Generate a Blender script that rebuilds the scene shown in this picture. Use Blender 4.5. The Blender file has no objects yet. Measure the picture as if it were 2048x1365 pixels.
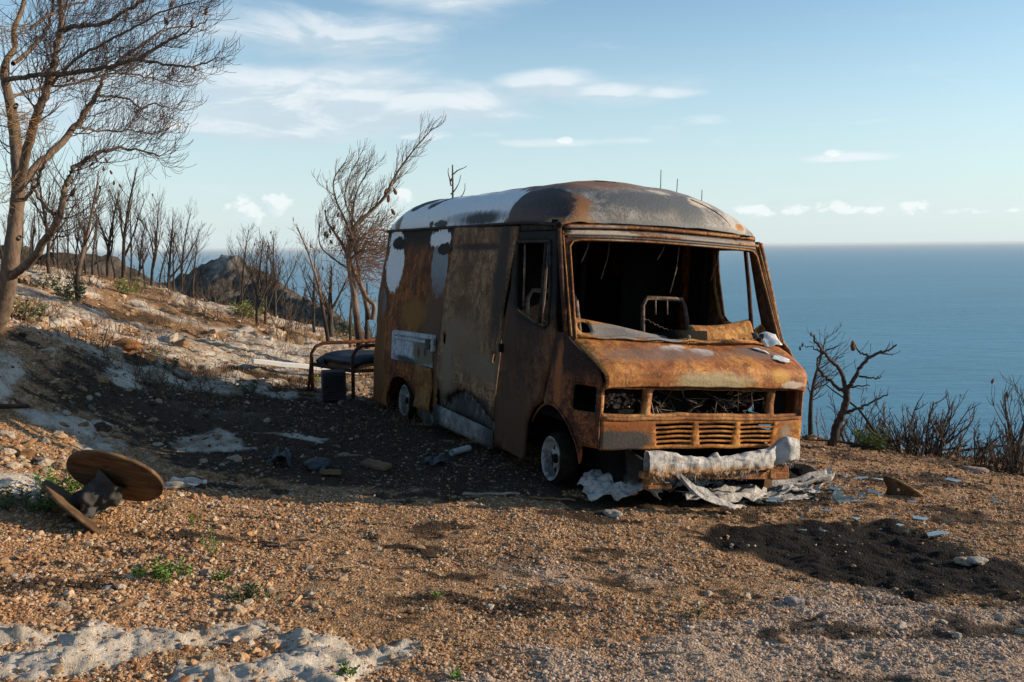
import bpy, bmesh, math, random
import numpy as np
from mathutils import Vector, Matrix, Euler, noise as mnoise
from mathutils.geometry import delaunay_2d_cdt
random.seed(7); RNG = np.random.default_rng(11)
SC = bpy.context.scene
COL = SC.collection
rad = math.radians

# ------------------------------------------------------------------ camera, sky, sun, exposure
F = 2000.0                                   # focal length in pixels of the 2048 px wide photograph
CAM_Z = 1.90
_a = np.array([-1024, 502 - 682.5, F]); _b = np.array([1024, 484 - 682.5, F])
_up = np.cross(_b, _a); _up /= np.linalg.norm(_up)
if _up[1] > 0: _up = -_up
_fw = np.array([0, 0, 1.0]); _fw = _fw - _up * (_fw @ _up); _fw /= np.linalg.norm(_fw)
_rt = np.cross(_fw, _up)
if _rt[0] < 0: _rt = -_rt
CW = np.stack([_rt, _fw, _up])               # camera frame (right, down, forward) to world
cam = bpy.data.cameras.new("camera"); cam_ob = bpy.data.objects.new("camera", cam); COL.objects.link(cam_ob)
cam.lens = F / 2048 * 36; cam.sensor_width = 36; cam.clip_start = 0.1; cam.clip_end = 200000
_m = Matrix.Identity(4)
for i in range(3):
    _m[i][0] = CW[i, 0]; _m[i][1] = -CW[i, 1]; _m[i][2] = -CW[i, 2]
_m[2][3] = CAM_Z
cam_ob.matrix_world = _m
SC.camera = cam_ob

SUN_EL, SUN_AZ = 15.5, 87.0                  # azimuth clockwise from +Y (the view direction): the sun stands to the right
_sd = Vector((math.sin(rad(SUN_AZ)) * math.cos(rad(SUN_EL)), math.cos(rad(SUN_AZ)) * math.cos(rad(SUN_EL)), math.sin(rad(SUN_EL))))
sun = bpy.data.lights.new("sun", 'SUN'); sun.energy = 5.0; sun.angle = rad(0.53); sun.color = (1.0, 0.80, 0.58)
sun_ob = bpy.data.objects.new("sun", sun); COL.objects.link(sun_ob)
sun_ob.rotation_euler = _sd.to_track_quat('Z', 'Y').to_euler()

SC.view_settings.view_transform = 'Standard'; SC.view_settings.look = 'None'
SC.view_settings.exposure = 0.45; SC.view_settings.gamma = 1.0; SC.view_settings.use_curve_mapping = False
SC.cycles.use_denoising = True
SC.cycles.max_bounces = 6; SC.cycles.transparent_max_bounces = 8
try: SC.cycles.denoiser = 'OPENIMAGEDENOISE'
except Exception: pass

# ------------------------------------------------------------------ node helpers
class NT:
    def __init__(s, tree): s.t = tree
    def add(s, typ, **kw):
        n = s.t.nodes.new(typ)
        for k, v in kw.items(): setattr(n, k, v)
        return n
    def put(s, sock, v):
        if v is None: return
        if isinstance(v, bpy.types.NodeSocket): s.t.links.new(v, sock)
        elif isinstance(v, (tuple, list)) and sock.type == 'RGBA' and len(v) == 3: sock.default_value = (*v, 1)
        else: sock.default_value = v
    def coord(s, out='Object'): return s.add('ShaderNodeTexCoord').outputs[out]
    def mapping(s, vec, scale=(1, 1, 1), loc=(0, 0, 0), rot=(0, 0, 0)):
        n = s.add('ShaderNodeMapping'); s.put(n.inputs[0], vec); n.inputs['Scale'].default_value = scale
        n.inputs['Location'].default_value = loc; n.inputs['Rotation'].default_value = rot
        return n.outputs[0]
    def noise(s, vec, scale, detail=4, rough=0.55, dist=0.0, col=False):
        n = s.add('ShaderNodeTexNoise'); s.put(n.inputs['Vector'], vec); n.inputs['Scale'].default_value = scale
        n.inputs['Detail'].default_value = detail; n.inputs['Roughness'].default_value = rough; n.inputs['Distortion'].default_value = dist
        return n.outputs['Color' if col else 'Fac']
    def voronoi(s, vec, scale, feature='F1', out='Distance', rnd=1.0):
        n = s.add('ShaderNodeTexVoronoi', feature=feature); s.put(n.inputs['Vector'], vec); n.inputs['Scale'].default_value = scale
        n.inputs['Randomness'].default_value = rnd
        return n.outputs[out]
    def ramp(s, fac, stops, interp='LINEAR'):
        n = s.add('ShaderNodeValToRGB'); n.color_ramp.interpolation = interp
        e = n.color_ramp.elements
        while len(e) < len(stops): e.new(0.5)
        for el, (p, c) in zip(e, stops):
            el.position = p; el.color = (*c, 1) if isinstance(c, (tuple, list)) else (c, c, c, 1)
        s.put(n.inputs[0], fac); return n.outputs[0]
    def mix(s, fac, a, b, blend='MIX'):
        n = s.add('ShaderNodeMix', data_type='RGBA', blend_type=blend); s.put(n.inputs['Factor'], fac)
        s.put(n.inputs[6], a); s.put(n.inputs[7], b); return n.outputs[2]
    def math(s, op, a, b=None, c=None, clamp=False):
        n = s.add('ShaderNodeMath', operation=op, use_clamp=clamp)
        s.put(n.inputs[0], a); s.put(n.inputs[1], b)
        if c is not None: s.put(n.inputs[2], c)
        return n.outputs[0]
    def vmath(s, op, a, b=None):
        n = s.add('ShaderNodeVectorMath', operation=op); s.put(n.inputs[0], a); s.put(n.inputs[1], b)
        return n.outputs['Value' if op in ('LENGTH', 'DOT_PRODUCT', 'DISTANCE') else 'Vector']
    def sep(s, vec):
        n = s.add('ShaderNodeSeparateXYZ'); s.put(n.inputs[0], vec); return n.outputs[0], n.outputs[1], n.outputs[2]
    def comb(s, x, y, z=0.0):
        n = s.add('ShaderNodeCombineXYZ'); s.put(n.inputs[0], x); s.put(n.inputs[1], y); s.put(n.inputs[2], z); return n.outputs[0]
    def step(s, v, lo, hi):
        n = s.add('ShaderNodeMapRange', interpolation_type='SMOOTHSTEP'); s.put(n.inputs['Value'], v)
        n.inputs['From Min'].default_value = lo; n.inputs['From Max'].default_value = hi
        return n.outputs[0]
    def blob(s, vec, c, r, soft=0.12, amp=0.35, warp=None):
        """1 inside an ellipsoid of centre c and radii r, with a torn edge"""
        d = s.vmath('SUBTRACT', vec, tuple(c)); d = s.vmath('DIVIDE', d, tuple(r)); l = s.vmath('LENGTH', d)
        if warp is not None: l = s.math('ADD', l, s.math('MULTIPLY', s.math('SUBTRACT', warp, 0.5), amp * 2))
        return s.math('SUBTRACT', 1.0, s.step(l, 1 - soft, 1 + soft))
    def bump(s, h, strength=0.3, dist=0.02):
        n = s.add('ShaderNodeBump'); n.inputs['Strength'].default_value = strength; n.inputs['Distance'].default_value = dist
        s.put(n.inputs['Height'], h); return n.outputs[0]
    def attr(s, name, typ='GEOMETRY', out='Color'):
        n = s.add('ShaderNodeAttribute', attribute_type=typ); n.attribute_name = name; return n.outputs[out]

def material(name, build, rough=0.8, metal=0.0, spec=0.3):
    m = bpy.data.materials.new(name); m.use_nodes = True; t = m.node_tree; t.nodes.clear()
    g = NT(t); out = g.add('ShaderNodeOutputMaterial'); b = g.add('ShaderNodeBsdfPrincipled')
    t.links.new(b.outputs[0], out.inputs[0])
    b.inputs['Roughness'].default_value = rough; b.inputs['Metallic'].default_value = metal
    b.inputs['Specular IOR Level'].default_value = spec
    r = build(g, b)
    if isinstance(r, tuple) and len(r) == 2 and isinstance(r[0], bpy.types.NodeSocket):
        g.put(b.inputs['Base Color'], r[0]); g.put(b.inputs['Normal'], r[1])
    elif r is not None: g.put(b.inputs['Base Color'], r)
    return m

# ------------------------------------------------------------------ world: Nishita sky with drifting clouds
W = bpy.data.worlds.new("World"); SC.world = W; W.use_nodes = True
wt = W.node_tree; wt.nodes.clear(); g = NT(wt)
wo = g.add('ShaderNodeOutputWorld'); bg = g.add('ShaderNodeBackground'); wt.links.new(bg.outputs[0], wo.inputs[0])
bg.inputs['Strength'].default_value = 0.12
sky = g.add('ShaderNodeTexSky', sky_type='NISHITA', sun_disc=False)
sky.sun_elevation = rad(SUN_EL); sky.sun_rotation = rad(SUN_AZ); sky.altitude = 150; sky.air_density = 1.0; sky.dust_density = 0.35; sky.ozone_density = 1.6
gen = g.add('ShaderNodeTexCoord').outputs['Generated']
dx, dy, dz = g.sep(gen)
az = g.math('ARCTAN2', dx, dy)
el = g.math('ARCTAN2', dz, g.math('SQRT', g.math('ADD', g.math('MULTIPLY', dx, dx), g.math('MULTIPLY', dy, dy))))
ae = g.comb(az, el, 0.0)
base = g.mix(1.0, sky.outputs[0], (0.96, 1.06, 1.08), 'MULTIPLY')
haze_w = g.math('SUBTRACT', 1.0, g.step(el, -0.02, 0.26))
base = g.mix(g.math('MULTIPLY', haze_w, 0.80), base, (4.05, 4.95, 5.50))
def px(u, v): return ((u - 1024) / 2000.0, (494 - v) / 2000.0, 0.0)
def bias(vec, items):
    b = None
    for u, v, ru, rv, w in items:
        d = g.vmath('SUBTRACT', vec, px(u, v)); d = g.vmath('DIVIDE', d, (ru / 2000, rv / 2000, 1)); l = g.vmath('LENGTH', d)
        e = g.math('MULTIPLY', g.math('SUBTRACT', 1.0, g.step(l, 0.2, 1.5)), w); b = e if b is None else g.math('MAXIMUM', b, e)
    return b
BANDS = ((560, 185, 360, 44, .80), (720, 220, 360, 56, .92), (560, 235, 330, 60, .62), (930, 215, 130, 30, .85), (1100, 175, 120, 28, .9), (1190, 195, 130, 18, .8), (1330, 202, 80, 14, .7), (520, 268, 300, 34, .80), (860, 275, 160, 14, .5), (150, 215, 300, 60, .7),
         (640, 95, 280, 60, .66), (860, 12, 240, 36, .70), (1130, 292, 170, 10, .6), (1640, 270, 120, 9, .5), (1655, 334, 95, 9, .75), (1420, 255, 60, 12, .5), (2600, 200, 420, 40, .8), (-500, 220, 420, 50, .8), (3300, 120, 420, 60, .7), (-1300, 150, 420, 50, .7), (4600, 180, 500, 60, .7), (-2600, 200, 500, 60, .7))
PUFFS = ((515, 425, 46, 26, .9), (568, 408, 30, 28, 1.0), (505, 402, 20, 18, .8), (812, 398, 24, 22, .9), (1500, 432, 60, 16, .85), (1570, 430, 40, 14, .8), (1650, 428, 40, 18, .9), (1700, 432, 50, 12, .8), (1785, 430, 30, 18, .9), (1900, 437, 120, 9, .65), (1644, 326, 22, 10, 1.0), (385, 266, 26, 9, 1.0), (1130, 288, 24, 10, .8),
         (2300, 425, 90, 22, .9), (2700, 420, 120, 26, .9), (-200, 425, 90, 24, .9), (-700, 420, 120, 24, .9))
def band_d(vec):
    n = g.noise(g.mapping(vec, (8.5, 30, 1)), 1.0, 9, 0.60, 0.6); return g.math('ADD', bias(vec, BANDS), g.math('MULTIPLY', g.math('SUBTRACT', n, .5), 1.9))
def puff_d(vec):
    n = g.noise(g.mapping(vec, (60, 78, 1)), 1.0, 7, 0.60, 0.2); return g.math('ADD', bias(vec, PUFFS), g.math('MULTIPLY', g.math('SUBTRACT', n, .5), 2.0))
up_ = g.vmath('ADD', ae, (0.006, 0.010, 0)); d0, d1 = band_d(ae), band_d(up_)
band = g.step(d0, 0.10, 0.95); blit = g.step(g.math('SUBTRACT', d0, d1), -0.10, 0.30)
p0_, p1_ = puff_d(ae), puff_d(g.vmath('ADD', ae, (0.004, 0.006, 0))); puff = g.step(p0_, 0.42, 0.80); plit = g.step(g.math('SUBTRACT', p0_, p1_), -0.25, 0.30)
bk_n = g.noise(g.mapping(ae, (5, 17, 1), (1, 2, 0)), 1.0, 7, 0.58, 0.4); bank = g.step(g.math('ADD', bias(ae, ((690, 215, 420, 90, .75), (640, 90, 330, 60, .55), (900, 10, 260, 50, .5), (1180, 190, 230, 44, .6), (1650, 425, 420, 34, .42), (100, 230, 500, 90, .6), (2700, 220, 500, 90, .6), (-900, 200, 500, 90, .6), (-2700, 220, 600, 90, .6), (4700, 200, 600, 90, .6))), g.math('MULTIPLY', g.math('SUBTRACT', bk_n, .5), 1.3)), 0.18, 0.80)
base = g.mix(g.math('MULTIPLY', bank, 0.55), base, g.mix(g.step(bk_n, .42, .62), (3.75, 4.50, 5.05), (4.95, 5.40, 5.70)))
allc = g.mix(g.math('MULTIPLY', band, 0.70), base, g.mix(blit, (3.75, 4.45, 4.95), (5.5, 5.8, 6.0)))
allc = g.mix(g.math('MULTIPLY', puff, 0.55), allc, g.mix(plit, (4.6, 5.2, 5.6), (6.4, 6.5, 6.5)))
wt.links.new(allc, bg.inputs['Color'])

# ------------------------------------------------------------------ geometry helpers
def tag(o, label=None, cat=None, group=None, kind=None):
    if label: o['label'] = label
    if cat: o['category'] = cat
    if group: o['group'] = group
    if kind: o['kind'] = kind
    return o
def thing(name, label, cat, loc=(0, 0, 0), group=None, matrix=None):
    o = bpy.data.objects.new(name, None); COL.objects.link(o); o.empty_display_size = 0.1
    if matrix is not None: o.matrix_world = matrix
    else: o.location = loc
    return tag(o, label, cat, group)
def mesh_ob(name, verts, faces, mat, parent=None, smooth=True, loc=None):
    me = bpy.data.meshes.new(name); me.from_pydata([tuple(v) for v in verts], [], faces); me.update()
    if smooth: me.polygons.foreach_set('use_smooth', [True] * len(me.polygons))
    if mat: me.materials.append(mat)
    o = bpy.data.objects.new(name, me); COL.objects.link(o)
    if parent: o.parent = parent
    if loc is not None: o.location = loc
    return o
def np_mesh(name, V, Fq, mat, parent=None, smooth=True):
    """V (n,3), Fq (m,k) constant-size faces"""
    me = bpy.data.meshes.new(name); V = np.asarray(V, np.float32); Fq = np.asarray(Fq, np.int32); k = Fq.shape[1]
    me.vertices.add(len(V)); me.vertices.foreach_set('co', V.ravel())
    me.loops.add(Fq.size); me.loops.foreach_set('vertex_index', Fq.ravel())
    me.polygons.add(len(Fq)); me.polygons.foreach_set('loop_start', np.arange(len(Fq), dtype=np.int32) * k)
    me.update(calc_edges=True)
    me.polygons.foreach_set('use_smooth', np.full(len(Fq), smooth))
    if mat: me.materials.append(mat)
    o = bpy.data.objects.new(name, me); COL.objects.link(o)
    if parent: o.parent = parent
    return o
class MB:
    def __init__(s): s.v = []; s.f = []
    def add(s, vs, fs):
        n = len(s.v); s.v += [Vector(v) for v in vs]; s.f += [tuple(i + n for i in q) for q in fs]; return s
    def box(s, c, size, rot=None, taper=1.0):
        x, y, z = (d / 2 for d in size); R = Euler(rot).to_matrix() if rot else Matrix.Identity(3)
        vs = [Vector((sx * x * (taper if sz > 0 else 1), sy * y * (taper if sz > 0 else 1), sz * z)) for sz in (-1, 1) for sx, sy in ((-1, -1), (1, -1), (1, 1), (-1, 1))]
        return s.add([R @ v + Vector(c) for v in vs], [(3, 2, 1, 0), (4, 5, 6, 7), (0, 1, 5, 4), (1, 2, 6, 5), (2, 3, 7, 6), (3, 0, 4, 7)])
    def tube(s, pts, r, n=6, cap=True):
        pts = [Vector(p) for p in pts]; rs = r if isinstance(r, (list, tuple)) else [r] * len(pts)
        t0 = (pts[1] - pts[0]).normalized(); ref = Vector((0, 0, 1)) if abs(t0.z) < 0.9 else Vector((1, 0, 0))
        u = t0.cross(ref).normalized(); vs = []
        for i, p in enumerate(pts):
            t = (pts[min(i + 1, len(pts) - 1)] - pts[max(i - 1, 0)]).normalized()
            u = (u - t * u.dot(t)).normalized(); w = t.cross(u)
            vs += [p + (u * math.cos(2 * math.pi * k / n) + w * math.sin(2 * math.pi * k / n)) * rs[i] for k in range(n)]
        fs = [(i * n + k, i * n + (k + 1) % n, (i + 1) * n + (k + 1) % n, (i + 1) * n + k) for i in range(len(pts) - 1) for k in range(n)]
        if cap: fs += [tuple(range(n - 1, -1, -1)), tuple((len(pts) - 1) * n + k for k in range(n))]
        return s.add(vs, fs)
    def lathe(s, prof, n=32, axis='Y', c=(0, 0, 0)):
        """prof: (r, h) list"""
        vs = []; c = Vector(c)
        for r_, h in prof:
            for k in range(n):
                a_ = 2 * math.pi * k / n; p, q = r_ * math.cos(a_), r_ * math.sin(a_)
                vs.append(c + (Vector((p, h, q)) if axis == 'Y' else Vector((p, q, h)) if axis == 'Z' else Vector((h, p, q))))
        fs = [(i * n + k, i * n + (k + 1) % n, (i + 1) * n + (k + 1) % n, (i + 1) * n + k) for i in range(len(prof) - 1) for k in range(n)]
        return s.add(vs, fs)
    def grid(s, nu, nv, fn):
        vs = [fn(i / nu, j / nv) for j in range(nv + 1) for i in range(nu + 1)]
        return s.add(vs, [(j * (nu + 1) + i, j * (nu + 1) + i + 1, (j + 1) * (nu + 1) + i + 1, (j + 1) * (nu + 1) + i) for j in range(nv) for i in range(nu)])
    def build(s, name, mat, parent=None, smooth=True, bevel=0, solid=0, offset=-1, angle=None):
        o = mesh_ob(name, s.v, s.f, mat, parent, smooth)
        finish(o, bevel, solid, offset); return o
def finish(o, bevel=0, solid=0, offset=-1):
    if solid:
        m = o.modifiers.new('solid', 'SOLIDIFY'); m.thickness = solid; m.offset = offset
    if bevel:
        m = o.modifiers.new('bevel', 'BEVEL'); m.width = bevel; m.segments = 2; m.limit_method = 'ANGLE'; m.angle_limit = rad(40)
    if bevel or solid:
        o.data.shade_smooth() if hasattr(o.data, 'shade_smooth') else None
        try: o.data.set_sharp_from_angle(angle=rad(35))
        except Exception: pass
    return o
def in_poly(x, y, poly):
    c = np.zeros(np.shape(x), bool); n = len(poly)
    for i in range(n):
        x1, y1 = poly[i]; x2, y2 = poly[(i + 1) % n]
        if y1 == y2: continue
        k = ((y1 > y) != (y2 > y)) & (x < (x2 - x1) * (y - y1) / (y2 - y1) + x1); c ^= k
    return c
def dist_poly(x, y, poly):
    """signed distance, positive inside"""
    d = np.full(np.shape(x), 1e9); n = len(poly)
    for i in range(n):
        ax, ay = poly[i]; bx, by = poly[(i + 1) % n]; ex, ey = bx - ax, by - ay; L = ex * ex + ey * ey + 1e-12
        t = np.clip(((x - ax) * ex + (y - ay) * ey) / L, 0, 1); d = np.minimum(d, np.hypot(x - ax - t * ex, y - ay - t * ey))
    return np.where(in_poly(x, y, poly), d, -d)
def rrect(x0, x1, y0, y1, r, n=3):
    out = []
    for cx, cy, a0 in ((x1 - r, y1 - r, 0), (x0 + r, y1 - r, 90), (x0 + r, y0 + r, 180), (x1 - r, y0 + r, 270)):
        for k in range(n + 1):
            a_ = rad(a0 + 90 * k / n); out.append((cx + r * math.cos(a_), cy + r * math.sin(a_)))
    return out
def dense(poly, step):
    out = []; n = len(poly)
    for i in range(n):
        a_, b_ = poly[i], poly[(i + 1) % n]; L = math.hypot(b_[0] - a_[0], b_[1] - a_[1]); k = max(1, int(L / step))
        out += [(a_[0] + (b_[0] - a_[0]) * j / k, a_[1] + (b_[1] - a_[1]) * j / k) for j in range(k)]
    return out
def sheet(outer, holes, step, fn):
    """a surface over a 2D outline with holes cut out of it, mapped to 3D by fn"""
    loops = [dense(outer, step)] + [dense(h, step) for h in holes]
    vs, es = [], []
    for lp in loops:
        n = len(vs); vs += lp; es += [(n + i, n + (i + 1) % len(lp)) for i in range(len(lp))]
    xs = [p[0] for p in outer]; ys = [p[1] for p in outer]
    gx, gy = np.meshgrid(np.arange(min(xs) + step / 2, max(xs), step), np.arange(min(ys) + step / 2, max(ys), step)); gx = gx.ravel(); gy = gy.ravel()
    keep = dist_poly(gx, gy, loops[0]) > step * 0.45
    for h in holes: keep &= dist_poly(gx, gy, h) < -step * 0.45
    vs += list(zip(gx[keep], gy[keep]))
    V, E, T, *_ = delaunay_2d_cdt([Vector(v) for v in vs], es, [], 0, 1e-6)
    cx = np.array([(V[t[0]][0] + V[t[1]][0] + V[t[2]][0]) / 3 for t in T]); cy = np.array([(V[t[0]][1] + V[t[1]][1] + V[t[2]][1]) / 3 for t in T])
    ok = in_poly(cx, cy, loops[0])
    for h in holes: ok &= ~in_poly(cx, cy, h)
    used = {}; faces = []
    for t, k in zip(T, ok):
        if k: faces.append(tuple(used.setdefault(i, len(used)) for i in t))
    pts = [None] * len(used)
    for i, j in used.items(): pts[j] = fn(V[i][0], V[i][1])
    return MB().add(pts, faces)

# ------------------------------------------------------------------ vectorised noise for terrain
_perm = np.random.default_rng(3).permutation(512)
_grad = np.random.default_rng(4).uniform(0, 2 * np.pi, 512); _gx = np.cos(_grad); _gy = np.sin(_grad)
def perlin(x, y):
    xi = np.floor(x).astype(int); yi = np.floor(y).astype(int); xf = x - xi; yf = y - yi
    u = xf * xf * xf * (xf * (xf * 6 - 15) + 10); v = yf * yf * yf * (yf * (yf * 6 - 15) + 10)
    def gr(ix, iy, fx, fy):
        h = _perm[(_perm[ix & 511] + iy) & 511]; return _gx[h] * fx + _gy[h] * fy
    a0 = gr(xi, yi, xf, yf); a1 = gr(xi + 1, yi, xf - 1, yf); b0 = gr(xi, yi + 1, xf, yf - 1); b1 = gr(xi + 1, yi + 1, xf - 1, yf - 1)
    return (a0 + u * (a1 - a0)) * (1 - v) + (b0 + u * (b1 - b0)) * v
def fbm(x, y, oct=4, gain=0.5):
    s = 0; a_ = 1.0
    for o in range(oct): s = s + a_ * perlin(x * 2 ** o + 17.3 * o, y * 2 ** o + 5.1 * o); a_ *= gain
    return s
def sstep(x, lo, hi):
    t = np.clip((x - lo) / (hi - lo), 0, 1); return t * t * (3 - 2 * t)

# ------------------------------------------------------------------ ground shape
def ray(u, v): return CW @ np.array([u - 1024.0, v - 682.5, F])
def at_depth(u, v, Y):
    d = ray(u, v); p = d * (Y / d[1]); return Vector((p[0], p[1], p[2] + CAM_Z))
def at_z(u, v, z):
    d = ray(u, v); p = d * ((z - CAM_Z) / d[2]); return (p[0], p[1], z)
A = []
for u, v, z in ((0, 1365, .40), (500, 1365, .34), (1024, 1365, .27), (1600, 1365, .20), (2048, 1365, .16), (0, 1200, .44), (350, 1180, .33), (1000, 1150, .18), (1700, 1150, .05), (2048, 1150, .0),
                (240, 1105, .32), (700, 1050, .19), (1150, 1005, .10), (400, 975, .24), (1500, 1010, .0), (1800, 995, -.09)): A.append(at_z(u, v, z))
for u, v, Y in ((2048, 965, 9.3), (1850, 922, 10.0), (1640, 893, 10.4), (0, 940, 6.0), (0, 830, 7.2), (0, 1060, 5.2), (0, 700, 8.8), (0, 650, 9.4), (150, 640, 11.2), (0, 548, 17), (100, 538, 20), (200, 556, 22), (350, 592, 23),
                (500, 628, 22), (640, 690, 18), (650, 760, 14), (300, 652, 16), (150, 720, 11.2), (300, 765, 10.8), (450, 830, 9.4), (250, 850, 8.6), (130, 885, 7.4), (620, 742, 15.2), (560, 900, 8.4),
                (1700, 905, 11.6), (2048, 935, 11.0), (1850, 915, 12.2), (1650, 885, 12.6), (2048, 925, 12.6)): A.append(tuple(at_depth(u, v, Y)))
A += [(.28, 7.27, .125), (1.92, 8.0, -.005), (-1.135, 10.44, .09), (.495, 11.17, -.035), (1.7, 6.6, .0), (-1.1, 11.8, .08), (-2.2, 12.9, .06), (2.5, 11.5, -.3), (1.0, 14, -.4), (-1, 16, -.1), (.5, 19, -1.2), (-2.0, 22, -.6),
      (4, 14.5, -1.4), (7.5, 14, -1.6), (7, 11, -.9), (8, 8, -.5), (5, 5, -.1), (-6, 5, .9), (-7.5, 9, 1.3), (-9, 14, 1.7), (-12, 20, 1.9), (-14, 27, .9), (-8, 29, .0), (-4, 28, -1.3), (0, 26, -3), (5, 22, -4.5), (11, 18, -5), (10, 13, -2.6),
      (-3, 1.5, .5), (0, 0, .32), (4, 1, .12), (0, -3, .35), (-5, -2, .7), (5, -3, .1), (9, 3, -.4)]
A = np.array(A, float)
def _tps(r2): return np.where(r2 > 1e-12, r2 * np.log(np.maximum(r2, 1e-12)), 0)
_n = len(A); _K = _tps(((A[:, None, :2] - A[None, :, :2]) ** 2).sum(-1)) + np.eye(_n) * 0.25
_P = np.c_[np.ones(_n), A[:, :2]]; _sol = np.linalg.solve(np.block([[_K, _P], [_P.T, np.zeros((3, 3))]]), np.r_[A[:, 2], 0, 0, 0])
def gz(x, y):
    x = np.asarray(x, float); y = np.asarray(y, float); sh = x.shape; xf = x.ravel(); yf = y.ravel(); out = np.empty(len(xf))
    for i in range(0, len(xf), 40000):
        xs = xf[i:i + 40000]; ys = yf[i:i + 40000]
        out[i:i + 40000] = _tps((xs[:, None] - A[None, :, 0]) ** 2 + (ys[:, None] - A[None, :, 1]) ** 2) @ _sol[:_n] + _sol[_n] + _sol[_n + 1] * xs + _sol[_n + 2] * ys
    r = np.hypot(xf, yf - 8)
    out -= np.maximum(r - 24, 0) ** 1.5 * 0.10 + sstep(r, 20, 30) * 1.0
    return out.reshape(sh)
def hit(u, v, y0=2.2, y1=34):
    """the point of the ground that is seen at pixel (u, v)"""
    Y = np.linspace(y0, y1, 1600); d = ray(u, v); X = d[0] / d[1] * Y; Z = d[2] / d[1] * Y + CAM_Z
    k = np.argmax(Z < gz(X, Y)); k = max(k, 1)
    if not (Z < gz(X, Y)).any(): k = len(Y) - 1
    return Vector((X[k], Y[k], float(gz(X[k], Y[k]))))
def hits(poly, **k): return [tuple(hit(u, v, **k)[:2]) for u, v in poly]
ROCKS = [hits(p) for p in (
    [(-60, 1262), (100, 1268), (240, 1258), (500, 1254), (525, 1275), (400, 1290), (300, 1302), (250, 1330), (130, 1352), (40, 1358), (-60, 1350), (-60, 1310), (60, 1300), (150, 1290), (-60, 1280)],
    [(300, 1400), (360, 1350), (500, 1335), (580, 1318), (600, 1300), (525, 1275), (600, 1285), (700, 1305), (800, 1293), (800, 1312), (740, 1350), (690, 1400)],
    [(-60, 935), (60, 945), (115, 962), (135, 985), (90, 1005), (-60, 988)],
    [(25, 818), (130, 828), (235, 850), (200, 872), (120, 866), (60, 848)], [(135, 868), (235, 882), (262, 902), (165, 908)],
    [(355, 872), (440, 852), (510, 900), (350, 905)], [(195, 742), (262, 742), (292, 780), (238, 776)], [(312, 745), (390, 768), (384, 786), (330, 768)],
    [(-60, 690), (60, 718), (45, 765), (20, 806), (-60, 806)], [(92, 632), (185, 638), (190, 660), (98, 652)],
    [(200, 668), (300, 672), (420, 690), (620, 700), (625, 728), (560, 735), (420, 720), (250, 690)], [(505, 866), (600, 867), (650, 880), (640, 888), (560, 872)],
    [(60, 545), (160, 560), (210, 600), (130, 590), (60, 570)], [(670, 906), (718, 906), (715, 914), (672, 914)])]
ROCK_H = [.035, .05, .05, .05, .04, .03, .05, .04, .09, .13, .05, .03, .07, .02]
ASH_SHADE = [(hits(p), w, s) for p, w, s in (
    ([(1370, 1062), (1500, 1046), (1700, 1036), (1850, 1056), (1950, 1105), (2120, 1140), (2120, 1185), (1950, 1195), (1850, 1208), (1700, 1170), (1560, 1138), (1430, 1098)], 1.0, .10),
    ([(60, 742), (300, 702), (560, 745), (745, 792), (1180, 960), (1165, 1003), (900, 996), (700, 982), (520, 965), (330, 925), (250, 846), (90, 806)], .84, .30),  # burnt ground outlined along the van's cast shadow, which its dark colour deepens
    ([(1150, 965), (1500, 955), (1700, 985), (1640, 1012), (1300, 1020), (1160, 1005)], .85, .08),
    ([(1880, 1240), (2100, 1250), (2100, 1280), (1900, 1275)], .9, .06), ([(1800, 950), (1900, 948), (1990, 985), (1830, 965)], .8, .08),
    ([(1560, 1240), (1640, 1235), (1650, 1255), (1580, 1262)], .8, .05), ([(780, 1190), (900, 1185), (860, 1215), (740, 1225)], .7, .07), ([(1040, 1180), (1130, 1180), (1140, 1205), (1060, 1205)], .7, .06),
    ([(150, 610), (330, 632), (460, 640), (330, 655), (190, 640)], .7, .2), ([(900, 1120), (1080, 1100), (1100, 1140), (920, 1150)], .45, .08), ([(1880, 1020), (1990, 1028), (1970, 1042), (1880, 1035)], .8, .05))]
PALE = [hits(p) for p in ([(900, 1330), (1400, 1270), (1700, 1150), (1900, 1215), (2120, 1210), (2120, 1400), (850, 1400)], [(1000, 1130), (1300, 1140), (1330, 1165), (1020, 1160)])]
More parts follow.
